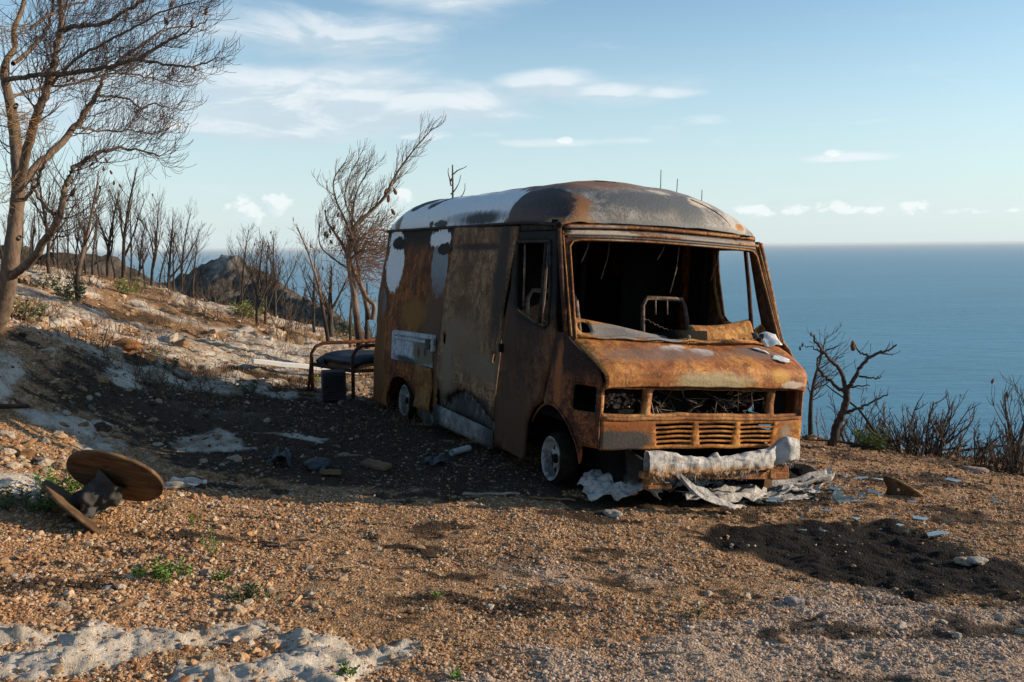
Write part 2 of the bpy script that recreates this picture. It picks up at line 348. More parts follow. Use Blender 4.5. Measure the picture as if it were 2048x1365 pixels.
def masks(x, y):
    n1 = fbm(x * 3.1, y * 3.1, 5); n2 = fbm(x * 9 + 40, y * 9, 4); far = sstep(y, 8.8, 12)
    rock = np.zeros_like(x); bump = np.zeros_like(x)
    for P, h in zip(ROCKS, ROCK_H):
        c = np.mean(P, 0); k = np.hypot(x - c[0], y - c[1]) < 6
        d = dist_poly(x[k], y[k], P) + n1[k] * .07 + n2[k] * .05 + (.045 if c[1] < 5 else 0)
        rock[k] = np.maximum(rock[k], sstep(d, -.01, .05)); bump[k] = np.maximum(bump[k], h * sstep(d, -.02, .22))
    hill = sstep(-x - .15 * y, -1.2, 1.0) * far * (1 - sstep(y, 25, 30))
    hr = sstep(fbm(x * .38, y * .62 + 9, 4, .5) + n1 * .24 + n2 * .08, .02, .16) * hill
    rock = np.maximum(rock, hr * .9); bump = np.maximum(bump, hr * .05)
    ash = np.zeros_like(x)
    for P, w, s in ASH_SHADE:
        d = dist_poly(x, y, P) + n1 * s * 1.5 + n2 * s * .7
        ash = np.maximum(ash, w * sstep(d, -s * .6, s * .8))
    spots = sstep(fbm(x * 1.1 + 7, y * 2.1, 5, .6) + n2 * .25, .12, .42) * .85 * sstep(y, 3.2, 4.0)
    edge = sstep(x - .25 * y, 2.0, 3.0) * sstep(y, 10.3, 11.2)
    ash = np.maximum(np.maximum(ash, spots * (1 - rock)), edge * .7 * sstep(n1, -.3, .2))
    pale = np.zeros_like(x)
    for P in PALE: pale = np.maximum(pale, sstep(dist_poly(x, y, P) + n1 * .35 + n2 * .1, -.2, .25))
    return rock, ash, pale, bump, n1, n2

# ------------------------------------------------------------------ setting: ground, gravel, sea, headland
def m_ground(g, b):
    co = g.coord(); mk = g.attr('mask'); sp = g.add('ShaderNodeSeparateColor'); g.put(sp.inputs[0], mk); rock, ash, pale = sp.outputs[0], sp.outputs[1], sp.outputs[2]
    n1 = g.noise(co, 1.6, 6, 0.6); n2 = g.noise(co, 26, 5, 0.65); n3 = g.noise(co, 160, 3, 0.6)
    vc = g.voronoi(co, 75, out='Color'); vd = g.voronoi(co, 75); vsp = g.sep(vc)[0]
    soil = g.ramp(n2, [(0.28, (.085, .042, .020)), (0.5, (.23, .122, .058)), (0.72, (.40, .235, .12))])
    stone = g.ramp(vsp, [(0.0, (.16, .09, .042)), (0.4, (.34, .205, .10)), (0.75, (.50, .33, .18)), (1.0, (.58, .44, .31))])
    c = g.mix(g.step(n3, .42, .6), soil, stone)
    c = g.mix(g.math('MULTIPLY', pale, .55), c, g.ramp(vsp, [(0, (.28, .215, .16)), (1, (.58, .485, .40))]))
    c = g.mix(g.math('MULTIPLY', g.step(n1, .55, .75), .5), c, (.17, .085, .035))
    ash_shade = g.ramp(n2, [(0.3, (.0045, .004, .0035)), (0.62, (.015, .012, .0095)), (0.8, (.07, .058, .046))])  # ash black, set darker still to deepen the van's shadow
    c = g.mix(g.math('MULTIPLY', ash, g.step(g.math('ADD', ash, g.math('SUBTRACT', n2, .5)), .25, .6)), c, ash_shade)
    rc = g.ramp(g.noise(co, 7, 7, 0.65), [(0.22, (.32, .26, .19)), (0.45, (.53, .465, .375)), (0.75, (.66, .60, .51))])
    rc = g.mix(g.step(g.noise(co, 60, 4, .7), .56, .7), rc, (.17, .14, .11))
    rc = g.mix(g.math('MULTIPLY', g.step(g.noise(co, 2.7, 8, .70), .44, .60), g.math('ADD', .22, g.math('MULTIPLY', g.step(g.sep(co)[1], 5.5, 8.5), .58))), rc, (.22, .14, .075))
    rc = g.mix(g.math('MULTIPLY', g.step(g.noise(g.mapping(co, (1, 1, 1), (8, 3, 1)), 11, 8, .7), .56, .66), .7), rc, (.10, .072, .05))
    c = g.mix(rock, c, rc)
    h = g.math('ADD', g.math('MULTIPLY', vd, -0.8), g.math('ADD', g.math('MULTIPLY', n2, 1.1), g.math('MULTIPLY', n3, .5)))
    hr = g.math('ADD', g.math('MULTIPLY', g.noise(co, 30, 8, .7), 1.6), g.math('MULTIPLY', n3, .2))
    return c, g.bump(g.mix(rock, h, hr), 0.75, 0.02)
M_GROUND = material('ground', m_ground, 0.95, 0, 0.15)
# polar sheet round a pole just behind the camera, then a coarse skirt falling to the sea
PX, PY = 0.0, -0.6
NR, NA = 660, 620
rr = np.concatenate([np.linspace(.3, 3.2, 30)[:-1], np.geomspace(3.2, 30, NR)]); aa = np.radians(np.linspace(-62, 62, NA))
Rg, Ag = np.meshgrid(rr, aa, indexing='ij'); gxx = PX + Rg * np.sin(Ag); gyy = PY + Rg * np.cos(Ag)
def surface(x, y, fine=True):
    sh = x.shape; x = x.ravel(); y = y.ravel(); z = gz(x, y); rock, ash, pale, bump, n1, n2 = masks(x, y)
    z = z + n1 * .022 + bump
    dd = np.hypot(x, y)
    if fine:
        n4 = fbm(x * 26, y * 26, 4, .6); n5 = fbm(x * 7, y * 7, 5, .6)
        z += n4 * (.010 + .004 * rock) * (1 - .3 * ash) + n2 * .010
        z += rock * n5 * .022 * (1 - .6 * sstep(dd, 8, 11)) - rock * np.abs(fbm(x * 2.3, y * 3.8, 3)) * .05 + rock * sstep(dd, 8, 12) * (np.abs(fbm(x * 4, y * 6, 4)) * .035 - .01)
        z += sstep(dd, 9, 13) * (fbm(x * .8, y * 1.1, 3) * .10 + (n5 * .05 + n4 * .02) * (1 - .7 * rock))
        # trampled ruts in the dark sand patch
        z += ash * sstep(y, 3, 4.5) * (1 - sstep(y, 7.2, 8.0)) * sstep(x, .3, 1.0) * (fbm(x * 3.2, y * 4.4, 4) * .05 - .01)
    return z.reshape(sh), rock.reshape(sh), ash.reshape(sh), pale.reshape(sh)
gzz, mr, ma, mp = surface(gxx, gyy)
nr, na = gxx.shape
V = np.stack([gxx, gyy, gzz], -1).reshape(-1, 3)
idx = np.arange(nr * na).reshape(nr, na); Fq = np.stack([idx[:-1, :-1], idx[:-1, 1:], idx[1:, 1:], idx[1:, :-1]], -1).reshape(-1, 4)[:, ::-1]
ground = np_mesh('ground', V, Fq, M_GROUND); tag(ground, kind='structure')
at = ground.data.attributes.new('mask', 'FLOAT_COLOR', 'POINT'); at.data.foreach_set('color', np.stack([mr, ma, mp, np.ones_like(mr)], -1).astype(np.float32).ravel())
def put(u, v, sink=0.0, **k):
    p = hit(u, v, **k); d = ray(u, v); Y = np.linspace(max(2.2, p.y - 1.6), p.y + .6, 70); X = d[0] / d[1] * Y; Z = d[2] / d[1] * Y + CAM_Z; S = surface(X, Y)[0]; b_ = Z < S
    i = int(np.argmax(b_)) if b_.any() else len(Y) - 1
    return Vector((X[i], Y[i], S[i] - sink))
def on(x, y, sink=0.0): return Vector((x, y, float(surface(np.array([x]), np.array([y]))[0][0]) - sink))

# the rest of the hilltop, beside and behind the photographer, and its slopes down to the sea
rr2 = np.concatenate([[.3], np.geomspace(1, 30, 40), np.geomspace(34, 420, 26)]); aa2 = np.radians(np.linspace(-180, 180, 121))
R2, A2 = np.meshgrid(rr2, aa2, indexing='ij'); x2 = PX + R2 * np.sin(A2); y2 = PY + R2 * np.cos(A2)
z2 = np.where(R2 <= 30.5, gz(x2, y2), 0); zr = gz(PX + 30 * np.sin(A2), PY + 30 * np.cos(A2)); z2 = np.where(R2 > 30.5, zr - (R2 - 30) * .42 + fbm(x2 * .05, y2 * .05, 4) * np.minimum(R2 - 30, 40) * .12, z2)
z2 -= np.where((np.abs(A2) < np.radians(63)) & (R2 < 31), .30, .02)
V2 = np.stack([x2, y2, z2], -1).reshape(-1, 3); i2 = np.arange(V2.shape[0]).reshape(x2.shape)
F2 = np.stack([i2[:-1, :-1], i2[:-1, 1:], i2[1:, 1:], i2[1:, :-1]], -1).reshape(-1, 4)[:, ::-1]
def m_slope(g, b):
    co = g.coord(); n = g.noise(co, .5, 8, .65); n2 = g.noise(co, 5, 6, .7)
    c = g.ramp(n, [(.3, (.05, .04, .03)), (.5, (.15, .11, .075)), (.68, (.30, .26, .21))])
    return g.mix(g.step(n2, .5, .65), c, (.045, .036, .028)), g.bump(n2, .8, .3)
M_SLOPE = material('burnt slope', m_slope, .95, 0, .1)
tag(np_mesh('hilltop', V2, F2, M_SLOPE), kind='structure')

def m_gravel(g, b):
    oi = g.add('ShaderNodeObjectInfo').outputs['Random']; co = g.coord()
    ash = g.attr('ash', 'INSTANCER', 'Fac'); pale = g.attr('pale', 'INSTANCER', 'Fac')
    c = g.ramp(oi, [(0.0, (.17, .075, .032)), (0.22, (.33, .16, .070)), (0.5, (.48, .27, .13)), (0.72, (.52, .35, .20)), (0.9, (.55, .445, .325)), (1.0, (.30, .27, .24))])
    c = g.mix(g.math('MULTIPLY', pale, .6), c, g.ramp(oi, [(0, (.34, .26, .20)), (.6, (.54, .44, .355)), (1, (.64, .58, .52))]))
    c = g.mix(ash, c, g.ramp(oi, [(0, (.005, .0045, .004)), (.8, (.020, .017, .014)), (1.0, (.20, .18, .16))]))  # ashy pebbles, also darkened to deepen the shadow
    c = g.mix(g.math('MULTIPLY', g.noise(co, 3.0, 4, .6), .35), c, (.12, .07, .035))
    return c
M_GRAVEL = material('gravel', m_gravel, .9, 0, .25)
def scatter(name, pts, scl, rot, ash, pale, mat, seed, parent=None):
    me = bpy.data.meshes.new(name); me.vertices.add(len(pts)); me.vertices.foreach_set('co', pts.astype(np.float32).ravel())
    for nm, typ, dat in (('scl', 'FLOAT_VECTOR', scl), ('rot', 'FLOAT_VECTOR', rot)):
        a_ = me.attributes.new(nm, typ, 'POINT'); a_.data.foreach_set('vector', dat.astype(np.float32).ravel())
    for nm, dat in (('ash', ash), ('pale', pale)):
        a_ = me.attributes.new(nm, 'FLOAT', 'POINT'); a_.data.foreach_set('value', dat.astype(np.float32).ravel())
    me.materials.append(mat)
    o = bpy.data.objects.new(name, me); COL.objects.link(o)
    ng = bpy.data.node_groups.new(name, 'GeometryNodeTree')
    ng.interface.new_socket('Geometry', in_out='INPUT', socket_type='NodeSocketGeometry'); ng.interface.new_socket('Geometry', in_out='OUTPUT', socket_type='NodeSocketGeometry')
    N, L = ng.nodes.new, ng.links.new
    gi, go = N('NodeGroupInput'), N('NodeGroupOutput'); gti = N('GeometryNodeGeometryToInstance')
    for k in range(4):
        ico = N('GeometryNodeMeshIcoSphere'); ico.inputs['Subdivisions'].default_value = 2
        sp = N('GeometryNodeSetPosition'); nz = N('ShaderNodeTexNoise'); nz.noise_dimensions = '4D'; nz.inputs['W'].default_value = seed * 3.7 + k * 11.3; nz.inputs['Scale'].default_value = 0.9; nz.inputs['Detail'].default_value = 1.5
        sub = N('ShaderNodeVectorMath'); sub.operation = 'SUBTRACT'; sub.inputs[1].default_value = (.5, .5, .5)
        mul = N('ShaderNodeVectorMath'); mul.operation = 'SCALE'; mul.inputs['Scale'].default_value = 2.1
        L(nz.outputs['Color'], sub.inputs[0]); L(sub.outputs[0], mul.inputs[0]); L(mul.outputs[0], sp.inputs['Offset']); L(ico.outputs['Mesh'], sp.inputs['Geometry'])
        sm = N('GeometryNodeSetMaterial'); sm.inputs['Material'].default_value = mat; L(sp.outputs[0], sm.inputs[0]); L(sm.outputs[0], gti.inputs[0])
    iop = N('GeometryNodeInstanceOnPoints'); iop.inputs['Pick Instance'].default_value = True
    rnd = N('FunctionNodeRandomValue'); rnd.data_type = 'INT'; rnd.inputs[4].default_value = 0; rnd.inputs[5].default_value = 3; L(rnd.outputs[2], iop.inputs['Instance Index'])
    for nm, sk in (('scl', 'Scale'), ('rot', 'Rotation')):
        na_ = N('GeometryNodeInputNamedAttribute'); na_.data_type = 'FLOAT_VECTOR'; na_.inputs['Name'].default_value = nm; L(na_.outputs[0], iop.inputs[sk])
    L(gi.outputs[0], iop.inputs['Points']); L(gti.outputs[0], iop.inputs['Instance']); L(iop.outputs[0], go.inputs[0])
    md = o.modifiers.new('scatter', 'NODES'); md.node_group = ng
    if parent: o.parent = parent
    tag(o, kind='stuff'); return o
def sample(n, smin, smax, dens_pow, seed, ymin=2.9, ymax=16):
    rng = np.random.default_rng(seed); r = (ymin ** (1 - dens_pow) + rng.random(n) * (ymax ** (1 - dens_pow) - ymin ** (1 - dens_pow))) ** (1 / (1 - dens_pow)) if dens_pow != 1 else ymin * (ymax / ymin) ** rng.random(n)
    a_ = rng.uniform(-.62, .62, n); x = r * np.sin(a_); y = r * np.cos(a_)
    z, rock, ash, pale = surface(x, y)
    s = smin * (smax / smin) ** (rng.random(n) ** 2.6) * (0.60 + .085 * r)
    fine = sstep(fbm(x * .9 + 3, y * 1.7 + 5, 5, .6), -.05, .28); keep = (rng.random(n) > rock * np.where(y > 8, .80, .92)) & (rng.random(n) > fine * .85 * (s < .012))
    keep &= rng.random(n) > (ash > .55) * np.where((x > .2) & (y < 7.4), .93, .5)
    sc = np.stack([s * rng.uniform(.8, 1.35, n), s * rng.uniform(.7, 1.1, n), s * rng.uniform(.4, .8, n)], -1)
    rt = np.stack([rng.normal(0, .3, n), rng.normal(0, .3, n), rng.uniform(0, 6.28, n)], -1)
    ash = np.clip(ash * 1.25 - .1 + rng.normal(0, .12, n) * (ash > .1), 0, .96) * (rng.random(n) < .84)
    return [q[keep] for q in (np.stack([x, y, z + s * .12], -1), sc, rt, ash, pale)]
P_ = sample(420000, .0028, .0112, 1.0, 21); scatter('gravel', *P_, M_GRAVEL, 1)
P_ = sample(13000, .007, .030, .4, 22, 8.5, 26); k_ = (P_[0][:, 0] < -1.0 - .02 * P_[0][:, 1]) & (P_[4] < 2); P_[4][:] = np.maximum(P_[4], .55); scatter('rubble', *[q[k_] for q in P_], M_GRAVEL, 2)

P_ = sample(9000, .008, .026, 1.0, 23, 2.9, 8); k_ = (P_[0][:, 0] < -.28 * P_[0][:, 1] + .35 + .5 * fbm(P_[0][:, 0] * 2, P_[0][:, 1] * 2, 3)); scatter('rubble', *[q[k_] for q in P_], M_GRAVEL, 3)
# single stones that can be told apart: parts of the ground
def rock_mesh(name, seed, sub=2):
    bm = bmesh.new(); bmesh.ops.create_icosphere(bm, subdivisions=sub, radius=1)
    for v in bm.verts:
        d = mnoise.noise(v.co * .9 + Vector((seed * 7.1, 3, 1))) * .55 + mnoise.noise(v.co * 2.6 + Vector((seed, 9, 4))) * .22; v.co *= 1 + d
        v.co.z *= .62
    me = bpy.data.meshes.new(name); bm.to_mesh(me); bm.free(); return me
def m_stone(g, b):
    oi = g.add('ShaderNodeObjectInfo').outputs['Random']; co = g.coord()
    c = g.ramp(oi, [(0, (.30, .17, .085)), (.3, (.42, .28, .16)), (.6, (.48, .37, .25)), (.85, (.52, .45, .36)), (1, (.35, .30, .25))])
    n = g.noise(co, 2.2, 7, .7)
    return g.mix(g.step(n, .45, .7), c, (.16, .10, .055)), g.bump(g.noise(co, 5, 8, .7), .5, .1)
M_STONE = material('limestone rubble', m_stone, .9, 0, .2)
STONES = [rock_mesh('stone', i) for i in range(7)]
for me in STONES: me.materials.append(M_STONE)
def stone_at(p, s, rng):
    o = bpy.data.objects.new('stone', STONES[rng.integers(len(STONES))]); COL.objects.link(o); o.parent = ground
    o.location = (p[0], p[1], p[2] + s * .15); o.scale = (s * rng.uniform(.8, 1.4), s * rng.uniform(.7, 1.1), s * rng.uniform(.6, 1.1)); o.rotation_euler = (rng.normal(0, .25), rng.normal(0, .25), rng.uniform(0, 6.28))
rng = np.random.default_rng(5); pix = []
for (u0, u1, v0, v1, n, s0, s1) in ((0, 260, 850, 950, 62, .016, .055), (100, 330, 760, 850, 16, .02, .06), (0, 700, 1120, 1240, 60, .014, .034), (0, 800, 1260, 1360, 26, .012, .028), (700, 1500, 1020, 1250, 46, .011, .026),
                                    (1400, 2048, 1180, 1340, 34, .012, .030), (260, 520, 880, 960, 22, .016, .04), (0, 330, 640, 720, 14, .04, .12), (300, 620, 600, 740, 14, .05, .14)):
    for _ in range(n): pix.append((rng.uniform(u0, u1), rng.uniform(v0, v1), rng.uniform(s0, s1) if rng.random() < .7 else s0))
for u, v, s in pix:
    p = hit(u, v); q = on(p.x, p.y); stone_at(q, s, rng)
def lone_rock(label, u, v, s, col, sq=(1, 1, 1), seed=20):
    me = rock_mesh('rock', seed, 3)
    m = material('rock ' + str(seed), lambda g, b: (g.mix(g.step(g.noise(g.coord(), 2.0, 8, .7), .42, .68), col, tuple(c * .45 for c in col)), g.bump(g.noise(g.coord(), 4, 9, .7), .7, .12)), .9, 0, .2)
    me.materials.append(m); me.polygons.foreach_set('use_smooth', [True] * len(me.polygons))
    o = bpy.data.objects.new('rock', me); COL.objects.link(o); o.location = put(u, v) + Vector((0, 0, s * .2)); o.scale = (s * sq[0], s * sq[1], s * sq[2]); tag(o, label, 'rock')
lone_rock('orange brown boulder lying on the pale limestone slope', 252, 698, .15, (.36, .17, .07), (1.25, 1, .75), 36)
lone_rock('rounded tan rock in the rubble above the cable drum', 52, 915, .055, (.38, .20, .08), (1, 1, 1.1), 22)
lone_rock('white rounded stone on the right of the dark sand patch', 1952, 1132, .045, (.50, .46, .42), (1.4, 1, .7), 23)
lone_rock('cream stone beside the white one on the dark sand patch', 1930, 1128, .048, (.50, .42, .30), (1.2, 1, .8), 24)
lone_rock('pale pink stone on the far rim of the gravel', 1948, 945, .09, (.46, .34, .27), (1.3, 1, .7), 25)
lone_rock('chalky white stone just in front of the melted sheet', 1225, 1033, .05, (.52, .47, .42), (1.2, .9, .8), 26)
lone_rock('dark brown stone at the end of the shaded ledge', 203, 862, .075, (.13, .08, .05), (1.1, 1, 1), 27)
lone_rock('grey stone alone in the pale gravel below the dark patch', 1592, 1212, .05, (.42, .39, .36), (1.1, 1, .9), 28)
lone_rock('long pale limestone slab beside the upper cable drum disc', 350, 978, .085, (.50, .45, .38), (1.5, .8, .5), 29)

# sea
def m_sea(g, b):
    co = g.coord(); n = g.noise(g.mapping(co, (.012, .03, 1)), 1, 8, .7); n2 = g.noise(g.mapping(co, (.0009, .0035, 1)), 1, 5, .6)
    b.inputs['IOR'].default_value = 1.33
    c = g.mix(g.step(n2, .35, .65), (.028, .190, .305), (.036, .228, .350))
    return c, g.bump(n, .8, 9.0)
M_SEA = material('sea water', m_sea, .33, 0, .5)
sea_v = []; sea_f = []; rs = [150, 400, 1000, 3000, 9000, 30000, 90000]; nn = 96
for r_ in rs: sea_v += [(r_ * math.sin(2 * math.pi * k / nn), r_ * math.cos(2 * math.pi * k / nn), -130) for k in range(nn)]
for i in range(len(rs) - 1): sea_f += [(i * nn + k, (i + 1) * nn + k, (i + 1) * nn + (k + 1) % nn, i * nn + (k + 1) % nn) for k in range(nn)]
tag(mesh_ob('sea', sea_v, [q[::-1] for q in sea_f], M_SEA, smooth=False), kind='structure')

# headland with its rock pinnacle, across the gully
hx, hy = np.meshgrid(np.linspace(-75, 15, 260), np.linspace(55, 190, 260), indexing='xy')
_pk = at_depth(452, 517, 120); _rp = [at_depth(u, v, Y) for u, v, Y in ((250, 580, 135), (330, 566, 128), (385, 548, 122), (425, 524, 121), (446, 514, 120), (468, 512, 119.5), (486, 524, 119), (508, 548, 118), (560, 574, 112), (620, 600, 104), (680, 640, 96), (740, 690, 88), (820, 760, 80))]
_h = np.full(hx.shape, -60.0); _rq = [at_depth(u, v, Y) for u, v, Y in ((-260, 470, 62), (-60, 488, 62), (60, 500, 62), (160, 514, 62), (240, 535, 63), (320, 566, 64), (380, 600, 66))]
for p, q in list(zip(_rp[:-1], _rp[1:])) + list(zip(_rq[:-1], _rq[1:])):
    for t in np.linspace(0, 1, 14):
        c = p.lerp(q, t); d = np.hypot((hx - c.x), (hy - c.y)); _h = np.maximum(_h, c.z - d * .66 - .006 * d * d)
_h += fbm(hx * .09, hy * .09, 6) * .9 + fbm(hx * .5, hy * .5, 5, .6) * .75
_d = np.hypot((hx - _pk.x - .3) / 2.6, (hy - _pk.y) / 4.0); _core = 1 - sstep(_d + fbm(hx * .3, hy * .3, 4) * .42, .45, 1.15)
_h += _core * .35
V3 = np.stack([hx, hy, _h], -1).reshape(-1, 3); i3 = np.arange(V3.shape[0]).reshape(hx.shape); F3 = np.stack([i3[:-1, :-1], i3[:-1, 1:], i3[1:, 1:], i3[1:, :-1]], -1).reshape(-1, 4)
_h += _core * (np.abs(fbm(hx * .7, hy * .7, 5)) * 1.9 - .45)
hills = np_mesh('hills', V3, F3, None)
at = hills.data.attributes.new('mask', 'FLOAT_COLOR', 'POINT'); at.data.foreach_set('color', np.stack([_core, _core, _core, np.ones_like(_core)], -1).astype(np.float32).ravel())
def m_hill(g, b):
    co = g.coord(); n = g.noise(co, .35, 8, .7); n2 = g.noise(g.mapping(co, (2.2, 1.0, .45)), 1, 6, .7); k = g.sep(g.attr('mask'))[0]
    c = g.ramp(n, [(.3, (.050, .044, .038)), (.5, (.105, .086, .068)), (.7, (.23, .205, .175))])
    c = g.mix(g.step(n2, .46, .62), c, (.048, .042, .034))
    r = g.ramp(g.noise(co, .9, 8, .7), [(.35, (.09, .082, .072)), (.52, (.26, .235, .205)), (.68, (.45, .42, .37))])
    return g.mix(k, c, r), g.bump(g.noise(co, 1.2, 8, .7), 1.0, .6)
hills.data.materials.append(material('headland', m_hill, .95, 0, .1)); tag(hills, kind='structure')

# ------------------------------------------------------------------ the burnt van
# van frame: a forward, b to the van's right (left in the view), u up from the axle line
def _rm(yaw, pi, ro):
    cy, sy = math.cos(yaw), math.sin(yaw); M = np.stack([[sy, 0, -cy], [-cy, 0, -sy], [0, -1, 0.]], 1)
    c, s = math.cos(pi), math.sin(pi); Rx = np.array([[1, 0, 0], [0, c, -s], [0, s, c]]); c, s = math.cos(ro), math.sin(ro); return np.array([[c, -s, 0], [s, c, 0], [0, 0, 1]]) @ Rx @ M
VM = CW @ _rm(.427, .062, .060); VT = CW @ np.array([.997, .927, 8.011]) + np.array([0, 0, CAM_Z]); U0 = .17
_o = VT - U0 * VM[:, 2]
van_mat = Matrix(((VM[0, 0], -VM[0, 1], VM[0, 2], _o[0]), (VM[1, 0], -VM[1, 1], VM[1, 2], _o[1]), (VM[2, 0], -VM[2, 1], VM[2, 2], _o[2]), (0, 0, 0, 1)))
van = thing('van', 'rust brown burnt out high roof van without glass on the hilltop gravel', 'van', matrix=van_mat)
def P(a, b, u): return Vector((a, -b, u + U0))
def W2(a, b, u): return van_mat @ P(a, b, u)
def bprof(u): return float(np.interp(u, [-.5, -.1, .3, .7, 1.1, 1.82, 2.3], [.93, .95, .975, .98, .97, .925, .9]))

def rust_cols(g, co, dark, mid, hot, sc=1.0, streak=True):
    n1 = g.noise(co, 2.2 * sc, 7, .65, .4); n2 = g.noise(g.mapping(co, (5, 5, 1.1) if streak else (4, 6, 5)), 1.6 * sc, 6, .65); n3 = g.noise(co, 45 * sc, 5, .7)
    f = g.math('ADD', g.math('MULTIPLY', n1, .55), g.math('ADD', g.math('MULTIPLY', n2, .35), g.math('MULTIPLY', n3, .16)))
    return g.ramp(f, [(.36, dark), (.50, mid), (.60, hot), (.72, mid)]), n1, n2, n3
def rust_mat(name, dark, mid, hot, patches=(), streak=True, rough=.82, bump=.35, grey=None, spec=.25, pits=0.0, scale=.35):
    """patches: (colour, centre abu, radii, soft, amp, streaky)"""
    def bld(g, b):
        co = g.coord(); c, n1, n2, n3 = rust_cols(g, co, dark, mid, hot, streak=streak)
        if grey: c = g.mix(g.math('MULTIPLY', g.step(g.noise(co, 3.1, 6, .65, .8), grey[1], grey[1] + .14), grey[2]), c, grey[0])
        c = g.mix(g.math('MULTIPLY', g.step(g.noise(co, 11, 10, .74, .7), .50, .555), .80), c, g.mix(n3, dark, tuple(x * .75 for x in mid)))
        c = g.mix(g.math('MULTIPLY', g.step(g.noise(g.mapping(co, (1, 1, 1), (5, 2, 9)), 8, 10, .74, .9), .55, .61), .65), c, tuple(min(.6, x * 1.3) for x in hot))
        ln = g.math('ABSOLUTE', g.math('SUBTRACT', g.noise(g.mapping(co, (1, 1, .75), (2, 8, 4)), 5.5, 7, .62, 1.6), .5)); c = g.mix(g.math('MULTIPLY', g.math('MULTIPLY', g.step(ln, .035, .004), g.step(n1, .42, .58)), scale), c, tuple(min(.55, x * 1.9 + .02) for x in hot))
        ld = g.math('ABSOLUTE', g.math('SUBTRACT', g.noise(g.mapping(co, (1, 1, .6), (7, 1, 3)), 4.0, 8, .66, 1.1), .5)); c = g.mix(g.math('MULTIPLY', g.step(ld, .03, .003), .6), c, tuple(x * .6 for x in dark))
        w1 = g.math('ADD', g.math('MULTIPLY', g.noise(co, 5, 8, .70, .5), .6), g.math('MULTIPLY', g.noise(co, 19, 6, .7), .4)); w2 = g.math('ADD', g.math('MULTIPLY', g.noise(g.mapping(co, (9, 9, 3)), 1, 7, .68, .4), .65), g.math('MULTIPLY', g.noise(co, 22, 6, .7), .35))
        for col, cen, r, soft, amp, st in patches:
            k = g.blob(co, P(*cen), r, soft, amp * (2.6 if soft <= .12 else 1.6), w2 if st else w1)
            cc = g.mix(g.step(n3, .35, .75), tuple(x * .84 for x in col), col) if st != 2 else g.mix(g.step(w2, .35, .65), tuple(x * .45 for x in col), col)
            c = g.mix(k, c, cc)
        if pits: c = g.mix(g.math('MULTIPLY', g.step(g.voronoi(co, 60), .18, .05), pits), c, (.42, .36, .30))
        c = g.mix(g.math('MULTIPLY', g.step(g.noise(co, 95, 4, .75), .54, .68), .6), c, tuple(x * .45 for x in dark))
        c = g.mix(g.math('MULTIPLY', g.step(g.noise(g.mapping(co, (1, 1, 1), (3, 7, 1)), 70, 5, .8), .56, .70), .40), c, tuple(min(.5, x * 1.7) for x in hot))
        h = g.math('ADD', n3, g.math('MULTIPLY', n1, .8))
        return c, g.bump(h, bump, .012)
    return material(name, bld, rough, 0, spec)
WHITE = (.84, .85, .84); SOOT = (.010, .009, .008)
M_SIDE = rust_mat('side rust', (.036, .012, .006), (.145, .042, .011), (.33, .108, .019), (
    ((.018, .014, .012), (-3.0, .93, 1.82), (1.6, .3, .22), .5, .35, 0),
    (WHITE, (-3.62, .95, 1.42), (.30, .3, .27), .05, .26, 1), (WHITE, (-3.66, .93, 1.70), (.24, .3, .10), .08, .5, 1), ((.26, .29, .31), (-2.22, .95, 1.45), (.22, .3, .33), .05, .24, 1), (WHITE, (-2.26, .93, 1.70), (.30, .3, .09), .10, .4, 1),
    ((.015, .013, .012), (-3.55, .93, 1.66), (.26, .3, .07), .1, .5, 0), ((.015, .013, .012), (-2.12, .94, 1.60), (.18, .3, .06), .1, .5, 0),
    ((.16, .15, .15), (-3.90, .97, 1.0), (.12, .3, .17), .06, .3, 1), ((.24, .105, .02), (-2.85, .97, .95), (.36, .4, .14), .4, .5, 1), ((.25, .10, .018), (-2.35, .97, .27), (.24, .3, .30), .12, .25, 1), ((.11, .06, .03), (-2.2, .97, .75), (.34, .4, .5), .5, .5, 0), ((.16, .065, .016), (-4.0, .97, .4), (.22, .4, .7), .4, .5, 1)), spec=.2)
M_SLIDE = rust_mat('sliding door rust', (.062, .030, .015), (.175, .090, .042), (.27, .155, .075), (
    ((.21, .145, .085), (-1.5, .97, .85), (.55, .3, .15), .6, .9, 0), ((.20, .14, .085), (-1.0, .97, .62), (.5, .3, .12), .6, .9, 0), ((.035, .025, .02), (-.7, .95, 1.5), (.14, .3, .7), .5, .5, 1), ((.22, .16, .10), (-1.75, .97, .55), (.14, .3, .30), .5, .8, 1), ((.05, .03, .02), (-1.2, .95, 1.62), (.7, .3, .03), .5, .5, 0), ((.02, .016, .013), (-1.2, .96, .22), (.6, .3, .14), .3, .5, 0)), bump=.5, scale=.5)
M_DOOR = rust_mat('cab door scorched', (.020, .012, .008), (.062, .030, .014), (.135, .056, .020), (
    ((.010, .010, .010), (-.1, .95, 1.5), (.7, .3, .5), .3, .3, 0), ((.085, .04, .018), (-.3, .97, .25), (.36, .3, .26), .5, .5, 0), ((.06, .032, .018), (-.45, .97, .9), (.12, .3, .25), .5, .6, 0)))
M_FENDER = rust_mat('fender rust', (.022, .010, .007), (.075, .028, .012), (.22, .075, .022), (((.030, .016, .012), (.65, .98, .9), (.7, .4, .2), .4, .3, 0), ((.30, .10, .03), (.45, .98, .6), (.05, .3, .3), .4, .8, 1)), pits=.6)
